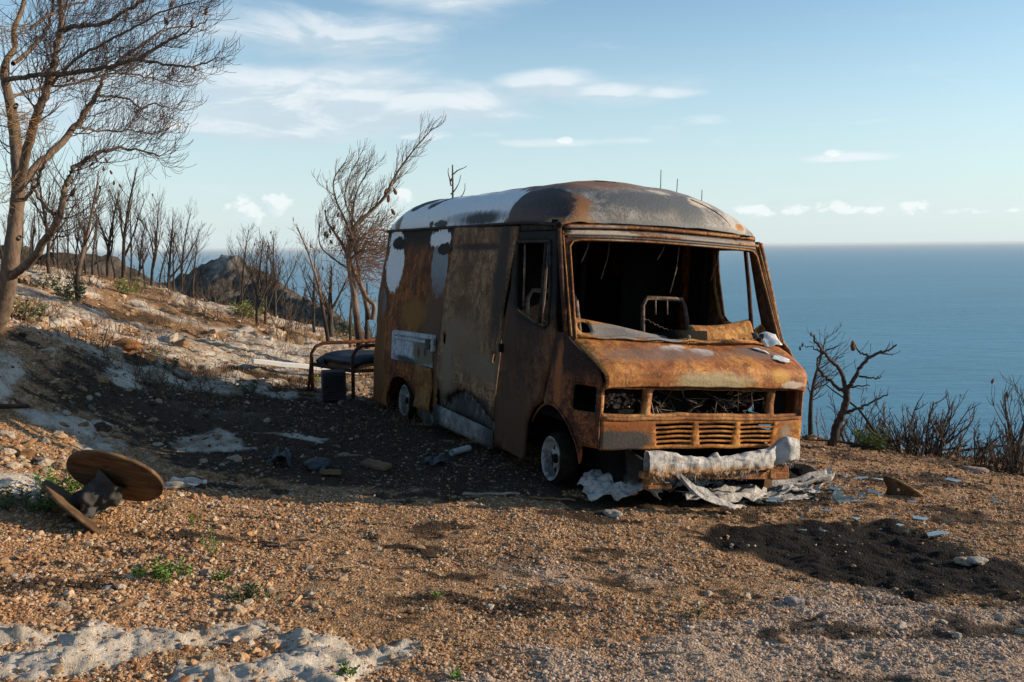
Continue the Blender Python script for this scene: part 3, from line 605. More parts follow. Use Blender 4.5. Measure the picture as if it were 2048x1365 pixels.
M_HOOD = rust_mat('bonnet rust', (.115, .036, .012), (.33, .108, .025), (.46, .185, .043), (
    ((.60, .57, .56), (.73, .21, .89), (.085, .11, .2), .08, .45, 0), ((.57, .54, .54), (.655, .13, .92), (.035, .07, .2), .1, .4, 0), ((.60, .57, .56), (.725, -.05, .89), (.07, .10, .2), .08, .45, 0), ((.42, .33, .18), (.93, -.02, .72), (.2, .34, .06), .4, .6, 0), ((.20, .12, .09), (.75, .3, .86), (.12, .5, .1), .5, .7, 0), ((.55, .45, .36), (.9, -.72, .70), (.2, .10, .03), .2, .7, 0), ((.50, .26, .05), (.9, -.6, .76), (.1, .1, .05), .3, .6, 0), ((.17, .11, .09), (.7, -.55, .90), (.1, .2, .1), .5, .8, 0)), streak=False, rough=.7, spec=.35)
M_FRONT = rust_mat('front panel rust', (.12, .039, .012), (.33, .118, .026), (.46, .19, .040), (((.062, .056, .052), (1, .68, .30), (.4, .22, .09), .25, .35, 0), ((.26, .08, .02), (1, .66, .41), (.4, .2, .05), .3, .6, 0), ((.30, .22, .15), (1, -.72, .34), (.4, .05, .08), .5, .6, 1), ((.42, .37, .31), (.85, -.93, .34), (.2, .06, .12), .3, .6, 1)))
M_FRAME = rust_mat('edge rust', (.10, .038, .014), (.27, .105, .032), (.45, .22, .085), (((.46, .40, .33), (.2, .55, 1.74), (.3, .30, .05), .3, .8, 0), ((.36, .32, .27), (.2, -.35, 1.74), (.3, .25, .04), .3, .8, 0)), streak=False)
M_PILLAR = rust_mat('pillar rust', (.014, .009, .007), (.048, .021, .011), (.13, .050, .018), ())
M_ROOF = rust_mat('roof paint and rust', (.10, .045, .02), (.21, .10, .045), (.32, .155, .06), (
    ((.055, .028, .020), (-1.4, .3, 2.35), (2.6, .62, .2), .3, .4, 0),
    (WHITE, (-2.42, .80, 1.97), (1.78, .42, .33), .03, .16, 0), ((.40, .44, .47), (-1.5, .95, 1.88), (.75, .25, .06), .3, .5, 1),
    ((.060, .034, .028), (-3.45, .80, 2.13), (.16, .4, .12), .05, .3, 0), ((.060, .034, .028), (-2.98, .80, 2.17), (.15, .4, .16), .05, .3, 1), ((.015, .018, .02), (-1.35, .95, 1.87), (.42, .2, .055), .4, .6, 1), ((.012, .012, .012), (-2.35, .95, 1.845), (.17, .2, .035), .1, .6, 0), ((.012, .012, .012), (-2.62, .95, 1.85), (.06, .2, .03), .1, .5, 0), ((.25, .15, .09), (-3.7, .95, 1.88), (.10, .2, .09), .3, .6, 1)), streak=False, rough=.6)
M_CAP = rust_mat('front roof paint and rust', (.13, .115, .10), (.215, .20, .185), (.27, .255, .235), (
    ((.24, .115, .045), (-.45, .42, 2.22), (.42, .5, .16), .4, .6, 0), ((.30, .14, .05), (.02, .72, 1.95), (.22, .12, .26), .3, .6, 0), ((.10, .11, .12), (.10, .15, 2.02), (.2, .38, .10), .4, .7, 0), ((.115, .125, .135), (.12, -.22, 1.98), (.3, .14, .2), .3, .6, 0),
    ((.52, .46, .38), (.0, -.10, 2.16), (.12, .2, .06), .15, .6, 0), ((.52, .46, .38), (.08, -.42, 2.10), (.14, .15, .09), .15, .6, 0), ((.46, .43, .39), (.1, -.72, 1.94), (.2, .16, .1), .3, .7, 0), ((.42, .18, .03), (.14, -.72, 1.88), (.1, .05, .03), .2, .5, 0), ((.17, .18, .18), (.3, -.1, 1.82), (.3, .6, .05), .3, .5, 0), ((.050, .026, .018), (-.36, .88, 1.95), (.56, .24, .36), .05, .16, 0), ((.34, .16, .06), (.12, .78, 1.80), (.2, .2, .04), .3, .6, 0)), streak=False, rough=.62, spec=.35)
M_BLACKTRIM = rust_mat('scorched trim', (.008, .008, .008), (.020, .017, .015), (.045, .032, .024), ())
M_CHAR = material('charred interior', lambda g, b: (g.ramp(g.noise(g.coord(), 4, 6, .7), [(.35, (.004, .004, .004)), (.7, (.016, .013, .011))]), g.bump(g.noise(g.coord(), 22, 5, .7), .6, .02)), .95, 0, .1)
M_TUBE = rust_mat('bare steel tube', (.05, .035, .028), (.14, .10, .08), (.24, .17, .13), (), streak=False)
M_ALU = material('ash grey wheel metal', lambda g, b: (g.mix(g.step(g.noise(g.coord(), 9, 6, .7), .42, .62), (.33, .325, .31), (.085, .078, .072)), g.bump(g.noise(g.coord(), 40, 4, .7), .3, .01)), .7, 0, .3)
M_TYRE = material('burnt tyre cord', lambda g, b: (g.ramp(g.noise(g.coord(), 14, 6, .7), [(.4, (.008, .007, .006)), (.72, (.030, .021, .015))]), g.bump(g.noise(g.coord(), 30, 5, .8), .8, .02)), .95, 0, .1)
def m_melt(g, b):
    co = g.coord(); n = g.noise(co, 9, 8, .7, .8); f = g.noise(g.mapping(co, (30, 30, 6)), 1, 6, .75)
    c = g.ramp(n, [(.3, (.20, .19, .175)), (.5, (.44, .425, .40)), (.68, (.60, .585, .555))])
    c = g.mix(g.math('MULTIPLY', g.step(f, .50, .64), .75), c, (.10, .085, .07)); c = g.mix(g.math('MULTIPLY', g.step(g.noise(co, 4.5, 8, .72, .5), .52, .62), .6), c, (.085, .075, .066))
    return c, g.bump(g.math('ADD', f, g.math('MULTIPLY', n, 1.3)), .9, .02)
M_MELT = material('melted fibreglass', m_melt, .75, 0, .3)
def m_melt_rust(g, b):
    co = g.coord(); n = g.noise(co, 9, 8, .7, .8); f = g.noise(g.mapping(co, (60, 60, 14)), 1, 6, .75); z = g.sep(co)[2]
    c = g.ramp(n, [(.3, (.26, .245, .225)), (.5, (.50, .485, .46)), (.68, (.62, .61, .59))])
    k = g.step(g.math('ADD', z, g.math('MULTIPLY', g.math('SUBTRACT', g.noise(co, 14, 7, .75), .5), .26)), .325, .265)
    c = g.mix(k, c, g.ramp(f, [(.35, (.10, .045, .02)), (.5, (.40, .19, .05)), (.65, (.45, .40, .33))]))
    return c, g.bump(g.math('ADD', f, g.math('MULTIPLY', n, 1.2)), .9, .02)
M_MELT_RUST = material('melted bumper', m_melt_rust, .75, 0, .3)

def dent(a, u, s=.010): return s * (mnoise.noise(Vector((a * 1.7, u * 2.1, 3.3))) + .5 * mnoise.noise(Vector((a * 4.2, u * 5.1, 7.7))))
def side_pt(sgn, off=0.0, dn=.010):
    return lambda a, u: P(a, sgn * (bprof(u) + off + dent(a, u, dn)), u)
def openline(poly, step):
    out = [poly[0]]
    for a_, b_ in zip(poly[:-1], poly[1:]):
        k = max(1, int(math.hypot(b_[0] - a_[0], b_[1] - a_[1]) / step)); out += [(a_[0] + (b_[0] - a_[0]) * j / k, a_[1] + (b_[1] - a_[1]) * j / k) for j in range(1, k + 1)]
    return out
def panel(name, mat, outer, holes, fn, step=.06, solid=.014, offset=-1, flip=None):
    if flip is None: flip = name in FRONT
    mb = sheet(outer, holes, step, fn)
    if flip: mb.f = [f[::-1] for f in mb.f]
    o = mb.build(name, mat, van, True, solid=solid, offset=offset); return o
def arch(cx, cy, rx, ry, u0, n=14):
    pts = []
    for k in range(n + 1):
        t = math.pi * k / n; pts.append((cx + rx * math.cos(t), cy + ry * math.sin(t)))
    return pts
RWA, FWA = -3.12, .38                                   # wheel arch centres
FRONT = {'grille_panel', 'headlight_surround', 'windscreen_frame', 'header_panel', 'header_filler', 'dashboard'}
# --- right side (left in the view)
qp = [(-4.20, -.12), (-4.13, .55), (-4.07, 1.05), (-3.98, 1.82), (-1.90, 1.82), (-1.93, 1.5), (-2.0, .9), (-2.07, .2), (-2.09, -.02), (-2.50, -.06)] + arch(RWA, -.06, .52, .34, 0)[0:15] + [(-3.66, -.12)]
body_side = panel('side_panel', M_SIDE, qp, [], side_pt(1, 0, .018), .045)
slide_hole_top = [(-2.05, .15), (-2.0, .40), (-1.93, .24), (-1.80, .17), (-1.70, .26), (-1.5, .35), (-1.3, .36), (-1.1, .33), (-.95, .28), (-.8, .22), (-.66, .20)]
_r = random.Random(9); slide_hole_top = [slide_hole_top[0]] + [(a_ + _r.uniform(-.012, .012), u_ + _r.uniform(-.022, .022)) for a_, u_ in openline(slide_hole_top, .035)[1:-1]] + [slide_hole_top[-1]]
sd = [(-1.885, 1.80), (-1.915, 1.5), (-1.985, .9)] + slide_hole_top + [(-.62, .85), (-.56, 1.3), (-.47, 1.78)]
def sd_pt(a, u): return P(a, bprof(u) + .012 + dent(a, u, .022) - .012 * math.exp(-((u - 1.60) / .015) ** 2) - .006 * math.exp(-((u - .72) / .02) ** 2), u)
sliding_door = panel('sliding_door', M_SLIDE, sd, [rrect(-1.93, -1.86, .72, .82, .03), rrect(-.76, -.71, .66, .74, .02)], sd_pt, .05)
M_GREYSILL = rust_mat('scorched aluminium', (.018, .017, .016), (.055, .052, .048), (.13, .125, .115), ())
inner = [(-2.1, .02), (-2.05, .38), (-1.5, .40), (-.9, .36), (-.64, .30), (-.66, .07), (-1.3, .10), (-2.0, .13)]
panel('inner_door_panel', M_GREYSILL, inner, [], side_pt(1, -.035, .02), .06)
mb = MB().grid(26, 3, lambda s, t: P(-2.1 + 1.42 * s, .955 + .006 * math.sin(t * 3), (-.02 + .10 * (1 - s * .2)) * 0 + (.135 - .03 * s) * (1 - t) + (-.045) * t))
M_CHECK = rust_mat('checker plate', (.085, .078, .068), (.19, .178, .158), (.28, .265, .24), (((.04, .035, .03), (-2.1, .95, .0), (.2, .3, .2), .5, .5, 0), ((.05, .045, .04), (-.7, .95, .05), (.2, .3, .12), .6, .5, 0)))
sill = mb.build('step_plate', M_CHECK, van, True, solid=.012)
mb = MB()
for i in range(46):
    for j in range(6):
        s = (i + .5 * (j % 2)) / 46; t = (j + .6) / 6.4; c = P(-2.08 + 1.38 * s, .962, (.13 - .03 * s) * (1 - t) - .045 * t); k = 1 if (i + j) % 2 else -1
        mb.box(c, (.036, .012, .011), (0, k * .9, 0))
tr = mb.build('tread', M_CHECK, sill, False); tr['kind'] = 'stuff'
# cab door with its window opening
win = [(-.475, 1.655), (-.44, 1.40), (-.375, 1.16), (-.30, 1.105), (-.02, 1.04), (.17, 1.02), (.24, 1.05), (.215, 1.25), (.165, 1.45), (.115, 1.655)]
cd = [(-.565, 1.735), (-.50, 1.30), (-.585, .85), (-.66, .25), (-.66, -.0), (-.08, -.02), (-.07, .1), (-.03, .28), (.06, .40), (.20, .47), (.30, .70), (.36, .95), (.31, 1.25), (.25, 1.5), (.19, 1.735)]
cab_door = panel('cab_door', M_DOOR, cd, [win], side_pt(1, .004, .012), .05, .02)
def frame_strip(name, poly, fn, w, mat, par, r=.012, closed=True):
    pts = [fn(*p) for p in dense(poly, .06)]
    if closed: pts.append(pts[0])
    else:
        pts = [fn(*p) for p in openline(poly, .06)]
    return MB().tube(pts, r, 6).build(name, mat, par)
frame_strip('window_frame', win, side_pt(1, .010, .012), .02, M_BLACKTRIM, cab_door, .013)
MB().tube([P(.02, .925, 1.66), P(.045, .945, 1.35), P(.07, .962, 1.03)], .020, 6).build('quarter_bar', M_BLACKTRIM, cab_door)
MB().tube([P(-.42, .90, 1.64), P(-.33, .925, 1.15)], .009, 5).build('window_channel', M_TUBE, cab_door)
MB().tube([P(.05, .925, 1.64), P(.09, .95, 1.2), P(.06, .958, 1.04)], .007, 5).build('window_channel', M_TUBE, cab_door)
MB().box(P(-.575, .986, .80), (.05, .03, .07)).build('door_handle', M_CHAR, cab_door, bevel=.008)
panel('cab_roof_rail', M_BLACKTRIM, [(-.47, 1.80), (-.555, 1.742), (.19, 1.742), (.24, 1.77), (.20, 1.80)], [], side_pt(1, -.004, .004), .05)
# front wing with its wheel arch
fw_ = [(.315, 1.0), (.33, .70), (.235, .485)] + [(FWA + .37 * math.cos(t), .05 + .42 * math.sin(t)) for t in np.linspace(1.92, .12, 12)] + [(.765, .06 + .17), (.95, .235), (.95, .70), (.88, .80), (.60, .94), (.50, 1.0)]
def wing_pt(sgn):
    def fn(a, u):
        k = max(0, min(1, (a - .52) / .42)); k = k * k * (3 - 2 * k); b = bprof(u) - .105 * k - .05 * max(0, (u - .78)) * k
        aa = a - .06 * k; return P(aa, sgn * (b + dent(a, u, .014)), u)
    return fn
hl_hole = rrect(.655, .895, .475, .655, .02)
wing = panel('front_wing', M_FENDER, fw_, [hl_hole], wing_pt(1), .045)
frame_strip('arch_lip', [(FWA + .375 * math.cos(t), .05 + .425 * math.sin(t)) for t in np.linspace(2.5, .12, 14)], lambda a, u: wing_pt(1)(a, u) + Vector((0, -.008, 0)), .02, M_FENDER, wing, .007, closed=False)
frame_strip('arch_lip', arch(RWA, -.06, .52, .34, 0), side_pt(1, .006), .02, M_SIDE, body_side, .007, closed=False)
# --- left side
lq = [(-4.20, -.12), (-3.98, 1.80), (-.50, 1.80), (-.60, .9), (-.66, -.02), (-2.6, -.06)] + arch(RWA, -.06, .52, .34, 0) + [(-3.66, -.12)]
panel('side_panel', M_SIDE, lq, [], side_pt(-1), .12, flip=True)
lwin = [(-.40, 1.72), (-.36, 1.45), (-.285, 1.15), (-.22, 1.10), (.05, 1.04), (.32, 1.0), (.30, 1.15), (.20, 1.45), (.09, 1.72)]
lcd = [(-.50, 1.78), (-.60, .85), (-.66, .0), (-.08, -.02), (.0, .3), (.2, .47), (.36, .80), (.40, .98), (.30, 1.3), (.17, 1.78)]
lcab = panel('cab_door', M_PILLAR, lcd, [lwin], side_pt(-1, .004), .06, .03, flip=True)
MB().tube([P(.00, -.915, 1.72), P(.06, -.935, 1.4), P(.115, -.955, 1.04)], .019, 6).build('quarter_bar', M_PILLAR, lcab)
frame_strip('window_frame', lwin, side_pt(-1, -.012), .02, M_PILLAR, lcab, .014)
lf = [(.36, 1.0), (.36, .70), (.235, .485)] + [(FWA + .37 * math.cos(t), .05 + .42 * math.sin(t)) for t in np.linspace(1.92, .12, 12)] + [(.765, .22), (.95, .235), (.95, .70), (.88, .80), (.60, .94), (.50, 1.0)]
panel('front_wing', M_HOOD, lf, [], wing_pt(-1), .06, flip=True)
# --- bonnet: top, rounded nose and front face
def nose_x(b): return .045 * (1 - (b / .9) ** 2)
def hood_pt(s, t):
    """s across -1..1 (b), t from the windscreen (0) to the lower lip of the nose (1)"""
    prof = [(.50, .972), (.62, .935), (.74, .885), (.85, .828), (.893, .798), (.910, .772), (.914, .72), (.906, .680)]
    L = t * (len(prof) - 1); i = min(int(L), len(prof) - 2); k = L - i; a = prof[i][0] * (1 - k) + prof[i + 1][0] * k; u = prof[i][1] * (1 - k) + prof[i + 1][1] * k
    w = .925 * (1 - k * 0) - .07 * min(1, t * 1.25); b = s * w; edge = max(0, abs(s) - .9) / .1
    u -= .018 * edge ** 2 + .012 * (s * s); crown = .012 * (1 - s * s) * math.sin(math.pi * min(1, t))
    sag = -.012 * math.exp(-((s + .1) / .3) ** 2) * math.exp(-((t - .1) / .2) ** 2)
    return P(a + nose_x(b) * min(1, t * 1.4) + dent(b * 2, t * 2, .006), b, u + crown + sag + dent(b * 3, t * 2 + 5, .008))
hood = MB().grid(72, 36, lambda i, j: hood_pt(1 - 2 * i, j)).build('bonnet', M_HOOD, van, True, solid=.012, offset=-1)
MB().tube([hood_pt(-.62, t) + Vector((0, 0, .003)) for t in (.0, .15, .3, .42)], [.012, .011, .008, .003], 5).build('crease', M_CHAR, hood)
frame_strip('seam', [(0.995, t) for t in (.0, .2, .4, .6, .8, 1.0)], lambda s, t: hood_pt(s, t) + Vector((0, -.004, .004)), .01, M_PILLAR, hood, .008, False)
frame_strip('seam', [(-0.93, t) for t in (.05, .2, .4, .6, .8, 1.0)], lambda s, t: hood_pt(s, t) + Vector((0, 0, .002)), .01, M_CHAR, hood, .009, False)
# --- front: headlamp band and slotted lower panel
def front_pt(off=0.0, dn=.006):
    return lambda b, u: P(.885 + nose_x(b) + off + dent(b * 2, u * 3 + 9, dn * 1.6), b, u + .004 * math.sin(b * 5 + 1) + .0025 * math.sin(b * 19 + u * 9))
fl = [(-.865, .235), (.855, .235), (.855, .435), (.5, .440), (0, .440), (-.865, .440)]
slots = []
for j in range(5):
    u = .405 - .0335 * j
    for c, w in ((.285, .315 - .008 * j), (-.07, .315 - .008 * j), (-.43, .315 - .008 * j)): slots.append(rrect(c - w / 2, c + w / 2, u - .0095, u + .0095, .009, 2))
lower = panel('grille_panel', M_FRONT, fl, slots, front_pt(.005), .03, .02)
ff = [(-.865, .448), (.862, .448), (.862, .690), (-.865, .690)]
fh = [rrect(.525, .835, .475, .655, .015, 2), rrect(-.555, .470, .478, .648, .015, 2), rrect(-.840, -.605, .475, .655, .015, 2)]
surround = panel('headlight_surround', M_FRAME, ff, fh, front_pt(-.02), .03, .05)
MB().tube([front_pt(.0)(b, .446) for b in np.linspace(-.86, .86, 24)], .015, 6).build('ledge', M_FRAME, surround)
MB().tube([front_pt(.0)(b, .664) for b in np.linspace(-.55, .46, 20)], .010, 6).tube([front_pt(.0)(b, .676) for b in np.linspace(-.86, .86, 20)], .010, 6).build('ledge', M_PILLAR, surround)
frame_strip('wing_edge', [(.93, .24), (.93, .44), (.93, .68)], lambda a, u: P(.865, .862, u), .01, M_FRAME, wing, .012, False)
# what is left behind the openings
mb = MB().box(P(.55, 0, .55), (.05, 1.0, .45)).box(P(.72, .66, .56), (.10, .26, .20)).box(P(.72, -.70, .56), (.10, .22, .20)).box(P(.60, 0, .30), (.5, 1.5, .04))
mb.build('engine_bay', M_CHAR, van, False)
rs_ = random.Random(4); mb = MB()
for i in range(46):
    b0 = rs_.uniform(-.55, .46); u0 = rs_.uniform(.47, .62); p0 = P(rs_.uniform(.70, .86), b0, u0); mb.tube([p0, p0 + Vector((rs_.uniform(-.05, .04), rs_.uniform(-.1, .1), rs_.uniform(-.06, .06))), p0 + Vector((rs_.uniform(-.08, .03), rs_.uniform(-.2, .2), rs_.uniform(-.12, .10)))], rs_.uniform(.002, .005), 4)
mb.tube([P(.84, -.45, .49), P(.85, -.42, .64)], .005, 4).tube([P(.85, -.31, .49), P(.85, -.30, .65)], .004, 4)
mb.build('wire', M_TUBE, van)['kind'] = 'stuff'
rs_ = random.Random(8)
mb = MB()
for i in range(120):
    c = P(rs_.uniform(.74, .80), rs_.uniform(.54, .82), rs_.uniform(.50, .60)); mb.box(c, [rs_.uniform(.006, .022)] * 3, (rs_.random() * 3, rs_.random() * 3, 0))
mb.build('lamp_residue', M_TUBE, van, False)['kind'] = 'stuff'
# --- windscreen frame, pillars, header
def ws_pt(off=0.0):
    def fn(b, t):
        a = .535 - .355 * t; hw = .93 - .055 * t; u = .965 + .815 * t - .03 * (b > 0) * t * (b / .9) ** 2
        return P(a + .10 * (1 - (b / .93) ** 2) + off, b * hw / .93, u)
    return fn
wh = [(-.905, .10), (-.86, .012), (.86, .012), (.905, .10), (.892, .84), (.84, .90), (-.84, .905), (-.892, .85)]
wu = [(-.905, .0)] + [(-.905, .10), (-.892, .85), (-.86, .895), (-.80, .905), (.80, .90), (.86, .89), (.892, .84), (.905, .10)] + [(.905, .0)]
ws = panel('windscreen_frame', M_PILLAR, [(-.945, .0)] + wu + [(.945, .0), (.945, .97), (.90, 1.05), (-.86, 1.05), (-.945, .95)], [], ws_pt(), .04, .03)
frame_strip('seal_lip', wu, ws_pt(.006), .02, M_FRAME, ws, .0075, False)
for s_ in (1, -1): frame_strip('drip_lip', [(s_ * .94, .02), (s_ * .94, .5), (s_ * .94, .98)], ws_pt(.012), .02, M_FRAME, ws, .006, False)
panel('header_panel', rust_mat('header paint and rust', (.11, .055, .028), (.25, .16, .11), (.30, .25, .21), (((.27, .26, .25), (.2, -.4, 1.74), (.4, .55, .05), .3, .8, 0), ((.46, .40, .33), (.2, .55, 1.74), (.3, .24, .03), .3, .9, 0)), False), [(-.90, .925), (.90, .925), (.91, .99), (-.91, .99)], [], ws_pt(.006), .05, .008)
for s_ in (1, -1): MB().tube([P(.50, s_ * .957, .95), P(.345, s_ * .945, 1.36), P(.19, s_ * .915, 1.765)], [.020, .018, .020], 6).build('a_pillar', M_PILLAR if s_ > 0 else M_FRAME, van)
# inner pillar sheets set back from the outer skin, the right one charred black
panel('pillar_inner', M_CHAR, [(.24, 1.02), (.46, .98), (.17, 1.74), (.12, 1.70)], [], side_pt(1, -.05), .08)
panel('pillar_inner', M_PILLAR, [(.32, 1.00), (.48, .98), (.20, 1.76), (.10, 1.74)], [], side_pt(-1, -.05), .08, flip=True)
# --- roof
def roof_h(a):
    if a > -.75:
        k = (a + .75) / .90; k = min(1, max(0, k)); return .405 * max(0.0, 1 - k ** 2.15) ** (1 / 2.2)
    k = max(0, (-3.55 - a) / .46); return .405 * max(.0, 1 - min(1, k) ** 2.2) ** (1 / 2.2)
def roof_pt(a, t):
    cs, sn = math.cos(t), math.sin(t); hw = .905 - .035 * max(0, a + .5)
    b = hw * math.copysign(abs(cs) ** .84, cs); u = roof_h(a) * abs(sn) ** .84
    bulge = .10 * (1 - (b / .93) ** 2) * max(0, min(1, (a + .75) / 1.0)) - .04 * max(0, (a + .1))
    tilt = .0
    return P(a + bulge + dent(a * 1.3, b * 2, .006), b, 1.80 + u + (-.03 * max(0, b) / .9) * max(0, min(1, (a + .6) / .8)) + dent(a * 1.5, t * 1.5 + 4, .012))
def roof_grid(a0, a1, n, m=56, pw=1.0):
    return MB().grid(m, n, lambda i, j: roof_pt(a0 + (a1 - a0) * (j ** pw), math.pi * i))
roof = roof_grid(-4.01, -.74, 70).build('roof', M_ROOF, van, True, solid=.012, offset=-1)
cap = MB().grid(64, 48, lambda i, j: roof_pt(-.745 + .893 * (1 - (1 - j) ** 1.9), math.pi * i)).build('roof_cap', M_CAP, van, True, solid=.014, offset=-1)
for o in (roof, cap):
    pass
mb = MB(); gp = [P(a, bprof(1.81) + .010, 1.805 - .03 * max(0, min(1, (a + .3) / .5))) for a in np.linspace(-4.0, .20, 40)]
mb.tube(gp, .013, 6); mb.build('gutter', M_BLACKTRIM, van)
MB().tube([P(a, -bprof(1.81) - .004, 1.80) for a in np.linspace(-4.0, .08, 20)], .013, 6).build('gutter', M_PILLAR, van)
MB().tube([ws_pt(.014)(b, 1.025) for b in np.linspace(.93, -.90, 40)], .013, 6).build('header_gutter', M_FRAME, van)
MB().tube([ws_pt(.015)(b, .955) for b in np.linspace(.93, -.93, 40)], .011, 6).build('header_ridge', M_FRAME, van)
panel('header_filler', M_CHAR, [(-.93, 1.70), (.93, 1.70), (.93, 1.82), (-.93, 1.82)], [], lambda b, u: P(.10 + .10 * (1 - (b / .93) ** 2), b, u), .1)
MB().tube([roof_pt(-.05 + .30 * t, math.pi * (.60 + .20 * t)) + Vector((.004, 0, .012)) for t in np.linspace(0, 1, 14)], .007, 5).build('cable', M_CHAR, van)
MB().tube([roof_pt(-.5 + .12 * t, math.pi * (.42 + .04 * t)) + Vector((.004, 0, .012)) for t in np.linspace(0, 1, 8)], .007, 5).build('cable', M_CHAR, van)
for a0 in (-3.60, -3.18, -2.3, -1.45): MB().tube([roof_pt(a0, t) + Vector((0, 0, .002)) for t in np.linspace(.08, 1.2, 14)], .010, 5).build('roof_seam', M_ROOF, van)

# --- rear, floor, bulkhead
panel('rear_door', M_SIDE, [(-.94, -.12), (.94, -.12), (.92, 1.80), (-.92, 1.80)], [], lambda b, u: P(-4.20 + (u + .12) * .115, b, u), .15)
MB().box(P(-1.8, 0, .05), (4.5, 1.40, .05)).box(P(.2, 0, .38), (.9, 1.8, .04)).build('floor', M_CHAR, van, False)
MB().box(P(-.92, .55, 1.05), (.03, .75, 1.5)).box(P(-.92, -.60, 1.05), (.03, .6, 1.5)).box(P(-2.4, -.5, .8), (1.2, .6, 1.3)).box(P(-2.9, 0, 1.3), (.04, 1.8, 1.1)).tube([P(-.9, .12, .3), P(-.9, .10, 1.8)], .03).build('bulkhead', M_CHAR, van, False)
MB().tube([P(-.42, -.915, 1.74), P(-.40, -.93, 1.4), P(-.31, -.945, 1.15), (P(-.24, -.95, 1.09)), P(-.05, -.95, 1.05)], [.022, .02, .022, .026, .02], 6).build('door_pillar', M_FRAME, van)
MB().box(P(-.58, -.88, 1.0), (.22, .06, 1.6)).build('door_pillar', M_CHAR, van, False)
# seat frames, dash remains
def seat(b0, b1, a0, h, lean=.06):
    mb = MB().tube([P(a0, b0, .55), P(a0, b0 - .005, .95), P(a0 - lean, b0 - .02, h - .07), P(a0 - lean, b0 - .06, h), P(a0 - lean, b1 + .06, h), P(a0 - lean, b1 + .02, h - .07), P(a0, b1, .95), P(a0, b1, .55)], .019, 7)
    t = mb.build('seat_frame', M_TUBE, van)
    m2 = MB()
    for r in range(2):
        p0, p1 = P(a0, b0, 1.10 - .12 * r), P(a0, b1, .98 - .1 * r)
        m2.tube([p0.lerp(p1, k / 30) + Vector((.008 * math.sin(k * 2.1), 0, .008 * math.cos(k * 2.1) - .03 * math.sin(math.pi * k / 30))) for k in range(31)], .0035, 4)
    for k in (.3, .55): m2.tube([P(a0 - lean, b0 + (b1 - b0) * k, h), P(a0 - lean + .02, b0 + (b1 - b0) * k, h - .14)], .007, 5)
    m2.build('spring', M_TUBE, t)
seat(.84, .36, -.42, 1.28); seat(-.24, -.71, -.42, 1.27)
for k, (b0, a0, l0) in enumerate(((.55, .0, .22), (.2, -.3, .34), (-.1, .05, .16), (-.5, -.35, .42), (-.62, .05, .30))): MB().tube([P(a0, b0, 1.74), P(a0 + .01, b0 + .02, 1.74 - l0 * .5), P(a0 - .02, b0 + .05, 1.74 - l0)], .005, 5).build('hanging_wire', M_TUBE, van)
M_DASH = rust_mat('dash sheet rust', (.15, .062, .02), (.36, .155, .045), (.50, .25, .07), (((.24, .22, .20), (.45, .55, 1.02), (.3, .2, .06), .2, .6, 0), ((.26, .25, .24), (.45, .2, .98), (.3, .16, .06), .3, .7, 0), ((.33, .28, .22), (.5, -.55, 1.12), (.1, .02, .03), .2, .3, 0)), False)
dl = [(.89, .95), (.895, 1.095), (.78, 1.105), (.50, 1.065), (.27, 1.02), (.10, 1.0), (.02, .95)]
dash = panel('dashboard', M_DASH, dl, [rrect(.70, .80, 1.0, 1.075, .03)], lambda b, u: P(.44 + .04 * math.sin(b * 7) + .06 * (1 - (b / .93) ** 2) - .10 * (u - .97) / .1, b, u), .035, .008)
MB().grid(18, 8, lambda s, t: P(.50 - .12 * t + .02 * math.sin(s * 5), -.14 - .58 * s, .955 + (.135 + .065 * s) * math.sin(t * 1.5) - .02 * math.sin(s * 3.1))).build('dashboard', M_DASH, van, True, solid=.008)
MB().tube([P(.50, .42, .96), P(.50, .3, .972), P(.52, .05, .965)], [.012, .02, .012], 6).box(P(.40, -.05, .98), (.25, .36, .10), (0, -.2, .1)).build('dash_opening', M_CHAR, van)
MB().grid(16, 6, lambda s, t: P(.42 - .1 * t, -.73 - .16 * s, .98 + .14 * math.sin(math.pi * min(1, s * .9 + .1)) * (1 - .5 * t))).build('dash_cowl', M_DASH, van, True, solid=.01)
cowl = MB().grid(40, 4, lambda s, t: P(.47 + .10 * (1 - ((.9 - 1.8 * s) / .93) ** 2) + .05 * t, .9 - 1.8 * s, .985 - .012 * t + .006 * math.sin(s * 40))).build('cowl', M_DASH, van, True, solid=.008)
for k in range(4): MB().tube([P(.50 + .018 * k + .075, -.28 - .006 * k, .992 - .004 * k), P(.485 + .018 * k + .045, -.66, .998 - .004 * k)], .0055, 5).build('louvre', M_FRAME, cowl)
for k in range(5): MB().tube([P(.54 + .02 * k, .18 + .012 * k, .985 - .004 * k), P(.53 + .02 * k, .40, .982 - .004 * k)], .005, 5).build('louvre', M_PILLAR, cowl)
MB().tube([P(.60, -.0, .96), P(.60, .0, 1.005)], .008, 6).tube([P(.60, .0, 1.0), P(.61, -.005, 1.02)], .013, 6).build('washer_jet', M_MELT, van)
